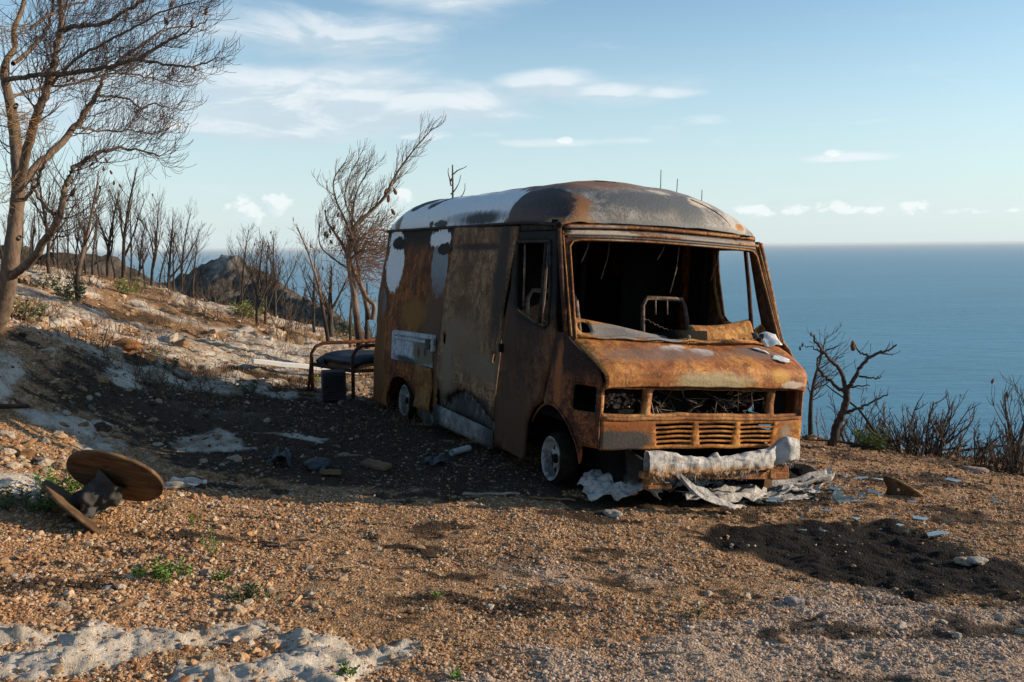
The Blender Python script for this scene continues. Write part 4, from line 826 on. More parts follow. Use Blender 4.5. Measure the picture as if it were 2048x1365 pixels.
# --- wheels
def wheel(a0, b0, u0, sgn, steer=0.0, lean=0.0):
    w = bpy.data.objects.new('wheel', None); COL.objects.link(w); w.parent = van; w.location = P(a0, b0, u0); w.rotation_euler = (lean, 0, steer)
    s = -sgn
    rim = MB().lathe([(.160, .0 * s), (.165, .012 * s), (.158, .016 * s), (.150, .010 * s), (.142, -.015 * s), (.135, -.042 * s), (.127, -.050 * s)], 36, 'Y').build('rim', M_ALU, w)
    ring = [(.128 * math.cos(t), .128 * math.sin(t)) for t in np.linspace(0, 6.283, 30, endpoint=False)]
    hol = [[(.092 * math.cos(t0) + .024 * math.cos(t), .092 * math.sin(t0) + .024 * math.sin(t)) for t in np.linspace(0, 6.283, 9, endpoint=False)] for t0 in np.linspace(.3, 6.583, 7, endpoint=False)]
    d = sheet(ring, hol, .02, lambda x, z: Vector((x, s * (-.050 + .018 * math.exp(-((math.hypot(x, z) - .085) / .03) ** 2) + .012 * (math.hypot(x, z) < .045)), z)))
    d.build('disc', M_ALU, rim, True, solid=.006)
    MB().lathe([(.0, -.012 * s), (.026, -.012 * s), (.034, -.02 * s), (.038, -.05 * s)], 14, 'Y').build('hub', M_TYRE, rim)
    MB().lathe([(.120, -.10 * s), (.155, -.13 * s), (.188, -.13 * s), (.198, -.09 * s), (.200, -.05 * s), (.190, -.014 * s), (.175, .0 * s), (.163, -.004 * s), (.15, -.02 * s)], 36, 'Y').build('tyre', M_TYRE, w)
    MB().lathe([(.0, -.09 * s), (.15, -.095 * s), (.16, -.12 * s)], 20, 'Y').build('brake_drum', M_CHAR, w)
wheel(.27, .90, .055, 1, steer=-.06); wheel(-3.20, .895, .015, 1); wheel(.27, -.90, .055, -1); wheel(-3.2, -.895, .015, -1)
mb = MB().tube([P(.27, .8, .03), P(.27, -.8, .03)], .04).tube([P(-3.2, .8, .0), P(-3.2, -.8, .0)], .05)
for s_ in (.42, -.42): mb.box(P(-1.7, s_, .02), (5.0, .07, .12))
mb.tube([P(.2, .5, .05), P(.35, .35, -.10), P(.30, .1, -.06)], .03).box(P(-.2, .1, .1), (1.0, .5, .3)).build('chassis', M_CHAR, van, False)
for s_ in (1, -1):
    MB().lathe([(.0, 0), (.40, 0), (.44, .02)], 20, 'Y', P(FWA, s_ * .62, .05)).build('wheel_well', M_CHAR, van)
    MB().lathe([(.0, 0), (.45, 0)], 20, 'Y', P(RWA, s_ * .62, -.02)).build('wheel_well', M_CHAR, van)
# --- appliance vent on the rear quarter
vn = MB().box(P(-2.80, .985, .60), (1.28, .03, .30), (0, -.03, 0)); vent = vn.build('side_vent', rust_mat('vent white', (.18, .19, .20), (.40, .43, .45), (.52, .55, .57), (((.16, .14, .09), (-2.42, 1, .58), (.33, .2, .12), .2, .5, 0), ((.10, .035, .02), (-2.35, 1, .60), (.05, .2, .05), .2, .4, 0), ((.10, .035, .02), (-2.55, 1, .58), (.04, .2, .05), .2, .4, 0), ((.05, .05, .055), (-2.9, 1, .47), (.4, .2, .04), .4, .5, 0))), van, bevel=.006)
MB().box(P(-2.72, 1.004, .745), (1.20, .05, .045), (0, -.03, 0)).box(P(-2.72, 1.002, .69), (1.20, .03, .028), (0, -.03, 0)).build('vent_rail', rust_mat('vent rail', (.25, .27, .28), (.42, .45, .47), (.5, .53, .55), ()), vent, bevel=.005)
MB().box(P(-2.24, 1.012, .70), (.13, .03, .12)).build('vent_latch', M_GREYSILL, vent, bevel=.005)
MB().box(P(-2.12, 1.006, .69), (.07, .03, .13)).build('vent_rail', M_ALU, vent, bevel=.005)
MB().grid(8, 10, lambda s, t: P(-2.62 + .48 * s, .992 + .014 * math.sin(t * 7 + s * 2), .46 - .42 * t)).build('service_flap', rust_mat('flap rust', (.10, .04, .012), (.22, .09, .018), (.30, .13, .024), ()), van, True, solid=.006)
panel('lower_panel', M_GREYSILL, [(-2.60, -.06), (-2.55, .10), (-2.08, .12), (-2.09, -.05), (-2.3, -.09)], [], side_pt(1, .004), .06)
# --- melted bumper over its steel beam
def bump_pt(s, t):
    b = .56 - 1.28 * s; ang = t * 2 * math.pi; nv = lambda f, k: mnoise.noise(Vector((s * f, math.cos(ang) * f * .12, math.sin(ang) * f * .12 + k)))
    n, n2, n3 = nv(5, 1), nv(15, 5), nv(38, 9); rid = abs(nv(9, 20)) + .5 * abs(nv(21, 30))
    endk = math.exp(-((s - .93) / .085) ** 2); st = math.exp(-((s - .07) / .09) ** 2)
    c, sn = math.cos(ang), math.sin(ang); c = math.copysign(abs(c) ** .6, c); sn = math.copysign(abs(sn) ** .8, sn)
    top = .060 + .050 * endk + .030 * st + .012 * n - .026 * math.sin(math.pi * s) + .018 * n2; bot = .085 + .012 * n2 + .020 * abs(n3) + .02 * rid - .015 * endk
    if .40 < s < .47: top += .03 * math.exp(-((s - .43) / .02) ** 2)
    rx = .040 + .03 * endk + .010 * n + .012 * rid
    hol = .05 * math.exp(-((s - .86) / .03) ** 2) * max(0, c)
    return P(1.0 + .05 * (1 - (b / .9) ** 2) + rx * c + .012 * n2 + .007 * n3 - hol, b, .165 + .05 * s - .022 * math.sin(math.pi * s) + .02 * endk + (top if sn > 0 else bot) * sn + .006 * n3)
bump = MB().grid(150, 40, bump_pt).build('bumper', M_MELT_RUST, van, True)
rs_ = random.Random(12); mb = MB()
for k in range(160):
    s = rs_.random(); p = bump_pt(s, .75 + rs_.uniform(-.12, .12)); mb.tube([p, p + Vector((rs_.uniform(0, .03), rs_.uniform(-.02, .02), -rs_.uniform(.01, .05)))], [.004, .001], 3)
mb.build('strand', M_MELT, bump)['kind'] = 'stuff'
def ribbon(i, j):
    p0, p1 = P(1.06, .40, .14), P(1.20, -.04, -.14); q0, q1 = P(1.06, .30, .10), P(1.10, -.26, -.15); n = mnoise.noise(Vector((i * 3, j * 9, 2)))
    p = p0.lerp(p1, i).lerp(q0.lerp(q1, i), j * (.45 + .55 * i)); return p + Vector((.02 * n, 0, -.05 * math.sin(math.pi * i) * (1 + n) + .02 * math.sin(j * 18) * (1 - i * .5)))
MB().grid(24, 14, ribbon).build('torn_strip', M_MELT, bump, True, solid=.004)
beam = MB().box(P(1.0, -.05, .055), (.06, 1.26, .05), (-.028, 0, 0)).box(P(.96, .46, .03), (.12, .10, .10)).box(P(.97, -.60, .06), (.10, .16, .10)).box(P(1.0, .44, -.01), (.07, .20, .03)).box(P(1.0, -.52, .06), (.08, .05, .07)).tube([P(1.035, -.46, .085), P(1.06, -.46, .085)], .016, 8).build('bumper_beam', rust_mat('beam rust', (.09, .032, .014), (.24, .09, .03), (.38, .17, .06), (), False), van, False, bevel=.006)
MB().box(P(.84, .56, .12), (.24, .04, .16), (0, .3, .2)).box(P(.84, .48, .10), (.2, .12, .05), (.4, .2, 0)).build('bumper_bracket', M_BLACKTRIM, van, False, bevel=.01)
# pieces of plastic lying on the bonnet and cowl: separate things
def shred(label, cen, du, dv, seed, mat, wob=.02, cat='plastic scrap', name='plastic_scrap'):
    r_ = random.Random(seed); ou = []
    for k in range(11):
        t = 2 * math.pi * k / 11; q = r_.uniform(.7, 1.1); ou.append((q * math.cos(t), q * math.sin(t)))
    mb = sheet(ou, [], .22, lambda x, y: Vector(du) * x + Vector(dv) * y + Vector((0, 0, wob * (mnoise.noise(Vector((x * 1.6, y * 1.6, seed))) + .5))))
    o = mb.build(name, mat, None, True, solid=.004); o.location = cen; return tag(o, label, cat)
M_PLAS = material('milky plastic', lambda g, b: (g.mix(g.step(g.noise(g.coord(), 12, 6, .6), .45, .7), (.60, .63, .63), (.42, .44, .43)), g.bump(g.noise(g.coord(), 14, 6, .6), .4, .02)), .45, 0, .4)
R3 = van_mat.to_3x3()
def vd(a, b, u): return R3 @ Vector((a, -b, u))
shred('crumpled white plastic sheet in the windscreen corner', W2(.56, -.78, 1.00), vd(.03, -.085, .01), vd(-.05, .01, .065), 3, M_PLAS, .02)
shred('small milky plastic flake on the bonnet near the far seam', W2(.80, -.70, .875), vd(.03, -.075, -.01), vd(.05, .015, -.02), 5, M_PLAS, .012)
shred('thin crumpled plastic strip across the bonnet crease', W2(.68, -.60, .925), vd(.04, -.06, -.015), vd(.02, .02, 0), 6, M_PLAS, .015)
shred('grey torn plastic heap on the cowl below the screen', W2(.55, -.68, 1.02), vd(.02, -.06, .01), vd(-.03, 0, .025), 7, M_GREYSILL, .04)

# ------------------------------------------------------------------ trees and shrubs
class Tubes:
    """many tapered tubes in one mesh"""
    def __init__(s): s.V = []; s.Q = []; s.n = 0
    def add(s, pts, rs, k):
        pts = np.asarray(pts, float); m = len(pts)
        if m < 2: return
        t = np.gradient(pts, axis=0); t /= np.linalg.norm(t, axis=1)[:, None] + 1e-9
        ref = np.array([.31, .17, .93]) if abs(t[0][2]) < .9 else np.array([1., .2, 0])
        u = np.cross(t, ref); u /= np.linalg.norm(u, axis=1)[:, None] + 1e-9; w = np.cross(t, u)
        a_ = np.arange(k) * 2 * np.pi / k; rs = np.asarray(rs, float)
        ring = pts[:, None] + rs[:, None, None] * (np.cos(a_)[None, :, None] * u[:, None] + np.sin(a_)[None, :, None] * w[:, None])
        s.V.append(ring.reshape(-1, 3)); i = np.arange(m * k).reshape(m, k) + s.n; j = np.roll(i, -1, 1)
        s.Q.append(np.stack([i[:-1], j[:-1], j[1:], i[1:]], -1).reshape(-1, 4)); s.n += m * k
    def build(s, name, mat, parent): return np_mesh(name, np.concatenate(s.V), np.concatenate(s.Q), mat, parent)
def nrm(v): return v / (np.linalg.norm(v) + 1e-9)
def wander(rng, p, d, L, n, bend, wob):
    """a polyline from p along d, bending towards the vector bend"""
    pts = [p]; d = nrm(d)
    for i in range(n):
        d = nrm(d + bend / n + rng.normal(0, wob, 3)); p = p + d * L / n; pts.append(p)
    return np.array(pts)
def smooth_line(ctrl, per=6):
    c = np.asarray(ctrl, float); out = []
    for i in range(len(c) - 1):
        p0, p1, p2, p3 = c[max(i - 1, 0)], c[i], c[i + 1], c[min(i + 2, len(c) - 1)]
        for k in range(per):
            t = k / per; out.append(.5 * ((2 * p1) + (-p0 + p2) * t + (2 * p0 - 5 * p1 + 4 * p2 - p3) * t * t + (-p0 + 3 * p1 - 3 * p2 + p3) * t ** 3))
    out.append(c[-1]); return np.array(out)
def m_bark(light, dark, sc=1.0, burn=0.0):
    def bld(g, b):
        co = g.coord(); n = g.noise(g.mapping(co, (14 * sc, 14 * sc, 5 * sc)), 1, 7, .7); n2 = g.noise(co, 2.2, 5, .6)
        c = g.ramp(n, [(.32, dark), (.58, light)])
        if burn:
            z = g.sep(co)[2]; k = g.math('SUBTRACT', 1.0, g.step(g.math('ADD', z, g.math('MULTIPLY', g.math('SUBTRACT', n2, .5), burn * 1.4)), burn * .4, burn)); c = g.mix(g.math('MULTIPLY', k, .85), c, (.014, .012, .011))
        return c, g.bump(n, .6, .02)
    return material('bark', bld, .9, 0, .15)
M_PINE = m_bark((.19, .138, .10), (.070, .050, .036), 1.8, .0); M_PINE_TWIG = m_bark((.115, .078, .066), (.045, .030, .027), 1)
M_BURNT = m_bark((.075, .060, .050), (.014, .012, .011), 1, .0); M_BURNT_TWIG = m_bark((.085, .065, .052), (.025, .020, .017), 1)
M_BROWN = m_bark((.24, .17, .12), (.06, .042, .032), 1, .8); M_BROWN_TWIG = m_bark((.20, .145, .105), (.06, .045, .035), 1)
M_CONE = material('pine cone', lambda g, b: (g.ramp(g.voronoi(g.coord(), 95), [(.0, (.06, .028, .016)), (.5, (.24, .11, .06))]), g.bump(g.voronoi(g.coord(), 95), .9, .01)), .8, 0, .2)
_bm = bmesh.new(); bmesh.ops.create_uvsphere(_bm, u_segments=10, v_segments=8, radius=1)
for v in _bm.verts:
    z = v.co.z; k = 1 + .12 * math.sin(v.index * 2.4); f_ = (1 - .42 * (1 - z) / 2) * k; v.co.x *= f_; v.co.y *= f_; v.co.z *= 1.75
CONE = bpy.data.meshes.new('pine_cone'); _bm.to_mesh(CONE); _bm.free(); CONE.materials.append(M_CONE)
def cone(parent, p, s, rng):
    o = bpy.data.objects.new('pine_cone', CONE); COL.objects.link(o); o.parent = parent; o.location = tuple(p); o.scale = (s * .40,) * 3; o.rotation_euler = (3.14 + rng.normal(0, .3), rng.normal(0, .3), rng.uniform(0, 6))

UPV = np.array([0, 0, 1.0])
def broom(T, rng, line, r0, spacing, L, wind, start=.25, depth=2, up=.9, side=.9, kn=3, rmin=.0016):
    """side shoots along a limb: each leaves sideways, then curves up, and carries finer shoots of its own"""
    seg = np.linalg.norm(np.diff(line, axis=0), axis=1); tot = seg.sum(); cum = np.r_[0, np.cumsum(seg)]; s = tot * start
    while s < tot:
        i = min(np.searchsorted(cum, s) - 1, len(seg) - 1); i = max(i, 0); k = (s - cum[i]) / (seg[i] + 1e-9); p = line[i] * (1 - k) + line[i + 1] * k; t = nrm(line[i + 1] - line[i])
        q = rng.normal(0, 1, 3); q -= t * (q @ t); q = nrm(q); f_ = s / tot; LL = L * (1.1 - .55 * f_) * rng.uniform(.55, 1.2)
        d = nrm(t * .6 + q * side + wind * .35 - UPV * .22); n = 7 if depth > 1 else 5
        ln = wander(rng, p, d, LL, n, UPV * up * 1.35 + wind * .45, .10); rr_ = max(rmin, r0 * (1 - .6 * f_) * .42)
        T.add(ln, np.linspace(rr_, rmin * .8, len(ln)), kn)
        if depth > 1: broom(T, rng, ln, rr_, spacing * .62, L * .42, wind, .15, depth - 1, up, side * .95, kn, rmin)
        s += spacing * rng.uniform(.6, 1.4)

# --- the large bare pine at the left edge
def big_pine():
    rng = np.random.default_rng(31); Y0 = 8.9
    base = put(-22, 668, .05); root = thing('pine_tree', 'tall bare pine with pale brown trunk and hanging cones at the left edge', 'tree', base)
    b0 = np.array(base)
    def L(pts): return smooth_line([np.array(at_depth(u, v, Y0 + dy)) - b0 for u, v, dy in pts])
    def R(px_, n): return np.interp(np.linspace(0, 1, n), np.linspace(0, 1, len(px_)), np.array(px_) * .92 * Y0 / 2000)
    tr = L([(-22, 675, .35), (-5, 640, .2), (10, 590, .1), (22, 520, 0), (31, 440, 0), (37, 370, 0), (33, 300, .05), (26, 240, .1), (16, 185, .1), (8, 150, .1), (14, 120, .15), (30, 95, .2), (28, 60, .2), (45, 15, .3), (60, -60, .4)])
    T = Tubes(); rt = R([26, 22, 20, 18, 15.5, 14, 13, 11.5, 9.5, 9, 7, 6, 5.5, 5, 4], len(tr)); rt = rt * (1 + .05 * np.sin(np.arange(len(rt)) * 1.9)); T.add(tr, rt, 12)
    limbs = [([(38, 372, 0), (55, 300, -.15), (72, 235, -.25), (92, 185, -.3), (108, 120, -.3), (118, 75, -.25), (124, 40, -.2), (122, -10, -.1), (130, -70, 0)], [10, 9.5, 9, 8.5, 7.5, 7, 6, 5, 4]),
             ([(40, 372, 0), (75, 330, .25), (110, 300, .4), (150, 255, .55), (178, 215, .6), (200, 175, .6), (212, 145, .65), (240, 118, .7), (290, 85, .8), (330, 60, .9), (385, 52, 1.0)], [9, 8.5, 8, 7, 6, 5, 4, 3.2, 2.5, 2, 1.4]),
             ([(24, 552, 0), (52, 530, -.2), (85, 490, -.35), (115, 440, -.5), (126, 400, -.5), (132, 370, -.45), (150, 335, -.4), (185, 312, -.4), (225, 297, -.35), (270, 300, -.3), (320, 312, -.3)], [9, 9, 8.5, 7.5, 6.5, 5.5, 5, 4.2, 3.2, 2.2, 1.4]),
             ([(14, 160, .1), (60, 153, -.3), (110, 149, -.55), (175, 142, -.7), (235, 128, -.75), (275, 118, -.8), (320, 92, -.85), (350, 76, -.9), (385, 58, -.9), (415, 40, -.9)], [5.5, 5, 4.8, 4.5, 4.2, 3.6, 3, 2.2, 1.6, 1.1]),
             ([(124, 62, -.2), (150, 54, -.3), (200, 50, -.4), (240, 28, -.5), (285, 2, -.6), (330, -40, -.7)], [5, 4.5, 4, 3.6, 3.2, 2.4]),
             ([(26, 128, .15), (62, 98, .4), (92, 60, .6), (104, 20, .7), (110, -40, .8)], [5, 4.4, 4, 3.5, 3]),
             ([(275, 118, -.8), (320, 128, -.9), (370, 134, -1), (400, 131, -1), (425, 118, -1), (440, 102, -1)], [3, 2.4, 2, 1.7, 1.3, .9]),
             ([(195, 192, .6), (235, 194, .7), (258, 198, .7), (282, 216, .75), (312, 208, .8), (345, 222, .8)], [3, 2.6, 2.3, 2.2, 1.5, 1]),
             ([(50, 400, 0), (70, 370, -.4), (88, 330, -.6), (98, 300, -.6)], [4, 3.6, 3, 2]), ([(112, 430, -.5), (92, 415, -.3), (72, 385, -.1), (62, 360, 0)], [4, 3.4, 3, 2.4]),
             ([(20, 200, .1), (70, 178, .5), (140, 170, .9), (210, 150, 1.1), (270, 150, 1.3), (330, 165, 1.4), (362, 178, 1.4)], [3.5, 3, 2.6, 2.2, 1.8, 1.3, 1]),
             ([(100, 170, -.3), (150, 120, -.5), (210, 85, -.7), (270, 55, -.8), (330, 20, -.9), (400, 5, -1)], [3.5, 3, 2.5, 2, 1.5, 1]),
             ([(60, 60, .3), (120, 20, .5), (190, -5, .7), (260, -30, .9)], [3.5, 3, 2.5, 2]), ([(160, 255, .5), (215, 262, .7), (265, 262, .8), (310, 268, .9), (340, 255, .9)], [2.5, 2, 1.7, 1.4, 1])]
    lines = []
    for pts, rr_ in limbs:
        ln = L(pts); ln[1:-1] += rng.normal(0, .006, (len(ln) - 2, 3)); r_ = R(rr_, len(ln)); T.add(ln, r_, 8); lines.append((ln, r_))
    for (u, v, dy) in ((30, 215, -.1), (36, 478, -.12), (5, 142, 0)):
        p = np.array(at_depth(u, v, Y0 + dy)) - b0; T.add([p, p + np.array([.04, -.05, .015])], [.022, .017], 8)
    T.build('trunk', M_PINE, root)
    C = Tubes(); wind = np.array([.55, .1, .05])
    for k, (ln, r_) in enumerate(lines):
        broom(C, rng, ln, r_[0] * .55, .043 if k not in (8, 9) else .2, (.44 if k in (3, 6, 11, 4) else .60) if k not in (8, 9) else .3, wind, .30 if k in (0, 1, 2) else .22, 2, .95, .95, 3, .0020)
    broom(C, rng, tr[26:], .022, .085, .6, np.array([-.1, .1, .1]), .05, 2, .8, 1.3, 3, .0020)
    C.build('crown', M_PINE_TWIG, root)
    # stray dry needles still holding on the left side
    Nn = Tubes()
    for (u, v) in ((40, 240), (58, 262), (30, 368), (20, 75), (8, 60), (36, 72), (70, 255), (50, 235), (10, 225), (6, 400)):
        p = np.array(at_depth(u, v, Y0 - .3 + rng.normal(0, .1))) - b0
        for _ in range(26):
            d = nrm(np.array([rng.uniform(-1, .8), rng.normal(0, .3), rng.normal(.05, .25)])); Nn.add(wander(rng, p + rng.normal(0, .05, 3), d, rng.uniform(.10, .26), 4, np.array([0, 0, -.2]), .06), [.0022] * 5, 3)
    M_NEEDLE = material('dry needles', lambda g, b: g.ramp(g.noise(g.coord(), 20, 2), [(.3, (.30, .15, .05)), (.7, (.50, .32, .14))]), .8)
    Nn.build('needles', M_NEEDLE, root)['kind'] = 'stuff'
    for (u, v) in ((168, 48), (384, 46), (352, 74), (346, 140), (390, 138), (207, 92), (146, 385), (162, 108), (412, 24), (344, 8), (134, 158), (193, 318), (212, 320), (184, 328), (207, 338), (228, 366), (240, 372), (200, 376), (130, 372), (332, 42), (148, 160), (222, 345)):
        s = .046 if (u + v) % 3 else .034
        if v > 150: s = .030
        if (u, v) == (146, 385): s = .060
        cone(root, np.array(at_depth(u, v, Y0 - .45)) - b0, s, rng)
big_pine()

# --- thin burnt trees
def burnt_tree(name, label, cat, base, top_h, lean, seed, r0, nb=16, bl=.5, group=None, mats=(None, None), fork=None, spread=.8, up=.5, twig=True, start=.28, cones=0, wind=(0, 0, 0), wob=.035):
    rng = np.random.default_rng(seed); root = thing(name, label, cat, base, group); mb_, mt_ = mats[0] or M_BURNT, mats[1] or M_BURNT_TWIG
    T, C = Tubes(), Tubes(); wind = np.array(wind, float)
    stems = []
    main = wander(rng, np.zeros(3) - np.array([0, 0, .05]), np.array([lean[0] * .3, lean[1] * .3, 1]), top_h, 14, np.array([lean[0], lean[1], .15]), wob); stems.append((main, r0))
    for f_ in (fork or []):
        i = int(f_[0] * 13); st = wander(rng, main[i], np.array([f_[1], f_[2], 1.0]), top_h * f_[3], 10, np.array([0, 0, .5]) + wind * .4, wob * 1.3); stems.append((st, r0 * (1 - f_[0]) * .85))
    tips = []
    for ln, r_ in stems:
        n = len(ln); T.add(ln, r_ * np.linspace(1, .18, n) ** .9 * (1 + .06 * rng.normal(0, 1, n)), 7)
        for k in range(nb if ln is main else nb // 2):
            f_ = start + (1 - start) * rng.random() ** .85; x = f_ * (n - 1); i = min(int(x), n - 2); p = ln[i] + (ln[i + 1] - ln[i]) * (x - i); t = nrm(ln[i + 1] - ln[i])
            a_ = rng.uniform(0, 6.28); d = nrm(t * (.6 + up * .5) + spread * np.array([math.cos(a_), math.sin(a_), 0]) + wind * .4); LL = bl * (1.25 - .85 * f_) * rng.uniform(.5, 1.3)
            br = wander(rng, p, d, LL, 7, UPV * up + wind * .7, .11); rb = max(.0035, r_ * (1 - f_ * .8) * .33); C.add(br, rb * np.linspace(1, .3, 8), 4); tips.append(br[-1])
            if twig:
                for q in range(rng.integers(2, 5)):
                    j = rng.integers(2, 7); d2 = nrm(nrm(br[j] - br[j - 1]) + rng.normal(0, .55, 3) + UPV * .3 + wind * .4); tw = wander(rng, br[j], d2, LL * rng.uniform(.2, .5), 4, UPV * .5 + wind * .5, .12); C.add(tw, np.linspace(max(.0028, rb * .5), .0018, 5), 3); tips.append(tw[-1])
    T.build('trunk', mb_, root); C.build('crown', mt_, root)
    for k in range(cones): cone(root, tips[rng.integers(len(tips))], .045, rng)
    return root
def crest(u, v):
    d = ray(u, 560); Y = np.linspace(8, 24, 400); X = d[0] / d[1] * Y; Z = gz(X, Y); q = hit(u, v, y1=23)
    k = int(np.argmax((Z - CAM_Z) / Y)); Yc = Y[k]
    Ym = q.y if float(gz(np.array([q.x]), np.array([q.y]))[0]) - (CAM_Z + (ray(u, v)[2] / ray(u, v)[1]) * q.y) > -.05 and q.y < Yc else Yc * .985
    return on(d[0] / d[1] * Ym, Ym, .04)
def px_v(p):
    q = CW.T @ (np.array(p) - np.array([0, 0, CAM_Z])); return 682.5 + F * q[1] / q[2]
def bt(u, v, top, Y=None, **k):
    """base pixel, pixel height of the top: sets the height from the distance"""
    if Y is None:
        p = crest(u, v); return p, (px_v(p) - top) / 2000 * p.y
    p = put(u, v, .03) if Y is None else Vector((*at_depth(u, v, Y)[:2], 0))
    if Y is not None: p = Vector((p.x, p.y, at_depth(u, v, Y).z))
    h = (v - top) / 2000 * p.y; return p, h
RIDGE = [  # base u, v, top v, distance, lean, radius px, label
    (155, 602, 330, None, (.10, 0), 8, 'twisted burnt trunk with a forked foot and a green tuft at its base', 3),
    (100, 556, 300, None, (.05, 0), 5, 'dark leaning sapling growing just behind the big pine trunk', 0),
    (216, 553, 372, None, (-.02, 0), 5, 'black burnt tree with thick base left of the tallest ridge tree', 4),
    (246, 556, 330, None, (.16, 0), 5.5, 'tallest bare black tree on the left ridge', 0),
    (278, 566, 440, None, (.0, 0), 3.5, 'straight black sapling right of the tallest ridge tree', 0),
    (302, 572, 395, None, (.18, 0), 4, 'burnt tree with one cone at its tip on the ridge', 2),
    (334, 578, 428, None, (.10, 0), 4.5, 'black burnt tree with long arms reaching right on the ridge', 0),
    (362, 580, 420, None, (.06, 0), 3.5, 'thin dark tree nearest the gap to the sea on the ridge', 1),
    (480, 612, 455, None, (.02, .0), 3.5, 'grey bare sapling standing before the rock pinnacle', 0),
    (510, 655, 480, None, (.10, 0), 5, 'leaning burnt tree with a cone cluster right of the pinnacle', 7),
    (527, 655, 480, None, (.12, 0), 4, 'slim burnt tree by a green tuft right of the pinnacle', 0),
    (548, 640, 470, None, (.14, 0), 4, 'burnt tree with scattered cones against the sea', 5)]
for k, (u, v, top, Y, lean, rp, lab, nc) in enumerate(RIDGE):
    p, h = bt(u, v, top, Y); burnt_tree('burnt_tree', lab, 'tree', p, h, lean, 100 + k, .8 * rp * p.y / 2000, nb=30, bl=.40 * h, group='burnt trees along the left ridge', cones=nc, up=.75, spread=.7,
               fork=[(.12, -.5, .2, .25)] if k == 0 else [(.25, .9, .1, .75)] if k == 6 else [(.3, .45, .1, .55), (.4, -.3, .2, .4)], mats=(M_BROWN, M_BURNT_TWIG) if k in (0, 5) else (None, None), wob=.07 if k in (0, 1) else .04)
rng = np.random.default_rng(77)
BACK = [(18, 520, 400), (45, 522, 380), (66, 528, 410), (84, 535, 395), (118, 540, 400), (135, 545, 380), (172, 548, 400), (186, 550, 430), (200, 556, 420), (232, 560, 425), (262, 560, 410), (290, 572, 450), (318, 576, 455), (346, 584, 470), (384, 592, 470), (60, 515, 420), (150, 540, 430), (30, 540, 440), (8, 530, 430), (110, 530, 420)]
for k, (u, v, top) in enumerate(BACK):
    p = crest(u, v); Y = p.y + rng.uniform(-1.0, 1.2); p = on(p.x * Y / p.y, Y, .05); h = (px_v(p) - top) / 2000 * Y * rng.uniform(.85, 1.1)
    burnt_tree('burnt_tree', 'thin black sapling in the dense burnt stand behind the big pine', 'tree', p, h, (rng.normal(0, .1), rng.normal(0, .1)), 200 + k, rng.uniform(1.8, 3.0) * Y / 2000, nb=20, bl=.36 * h, group='thin saplings behind the big pine', up=.8, spread=.6)
# scrub of dead stems along the ridge and down the gully: low bushes
def shrub(label, base, h, seed, n=9, group=None, mat=None, cat='shrub', name='burnt_shrub', spread=.55, bl=.45, r0=.010, fine=3, wind=(0, 0, 0)):
    rng = np.random.default_rng(seed); root = thing(name, label, cat, base, group); T, C = Tubes(), Tubes(); wind = np.array(wind, float)
    for k in range(n):
        a_ = rng.uniform(0, 6.28); d = nrm(np.array([math.cos(a_) * spread, math.sin(a_) * spread, 1]) * 1.0); st = wander(rng, np.array([math.cos(a_), math.sin(a_), 0]) * h * .08 - UPV * .05, d, h * rng.uniform(.65, 1.1), 9, UPV * .35 + wind, .10); r_ = r0 * rng.uniform(.6, 1.2); T.add(st, r_ * np.linspace(1, .3, 10), 5)
        for q in range(int(fine * 2.4)):
            j = rng.integers(2, 10); d2 = nrm(nrm(st[j] - st[j - 1]) + rng.normal(0, .5, 3) * np.array([1, 1, .5])); L = h * bl * rng.uniform(.35, 1.0) * (1.1 - j * .06); br = wander(rng, st[j], d2, L, 6, UPV * .7 + wind, .12); C.add(br, np.linspace(r_ * .45, .0024, 7), 4)
            for z in range(fine):
                i = rng.integers(2, 6); d3 = nrm(nrm(br[i] - br[i - 1]) + rng.normal(0, .55, 3)); C.add(wander(rng, br[i], d3, L * rng.uniform(.25, .55), 4, UPV * .6, .14), np.linspace(.0034, .0018, 5), 3)
    T.build('stem', mat or M_BURNT, root); C.build('branches', mat or M_BURNT_TWIG, root)['kind'] = 'stuff'; return root
LOW = [(400, 600, 540), (425, 612, 555), (455, 610, 550), (500, 632, 560), (560, 650, 575), (585, 655, 560), (380, 612, 560), (330, 615, 560), (420, 640, 590), (470, 645, 585), (600, 690, 620), (560, 690, 630), (350, 600, 545), (300, 590, 530), (250, 580, 520), (60, 545, 480), (130, 565, 505), (20, 545, 470), (180, 575, 515)]
for k, (u, v, top) in enumerate(LOW):
    p = crest(u, v); shrub('low scrub of thin charred stems on the left hillside', p, (v - top) / 2000 * p.y, 300 + k, n=7, group='charred scrub on the left hillside', fine=2, mat=M_BROWN_TWIG if k % 3 == 1 else None, r0=.007)

_T = Tubes(); rng = np.random.default_rng(404)
for k in range(900):
    u_ = rng.uniform(340, 760); i_, j_ = rng.integers(20, 240), rng.integers(70, 255); x_, y_, z_ = hx[i_, j_] + rng.normal(0, .2), hy[i_, j_] + rng.normal(0, .2), _h[i_, j_]
    if _core[i_, j_] > .35 or z_ < -25: continue
    st = wander(rng, np.array([x_, y_, z_ - .2]), np.array([rng.normal(0, .2), 0, 1]), rng.uniform(.8, 2.6), 5, UPV * .2, .12); _T.add(st, np.linspace(.06, .02, 6), 4)
    for q in range(3): b_ = st[rng.integers(2, 6)]; _T.add(wander(rng, b_, np.array([rng.normal(0, 1), rng.normal(0, 1), 1.0]), rng.uniform(.4, 1.1), 3, UPV * .4, .15), [.03, .025, .02, .015], 3)
tag(_T.build('burnt_scrub', M_BURNT, None), kind='stuff')

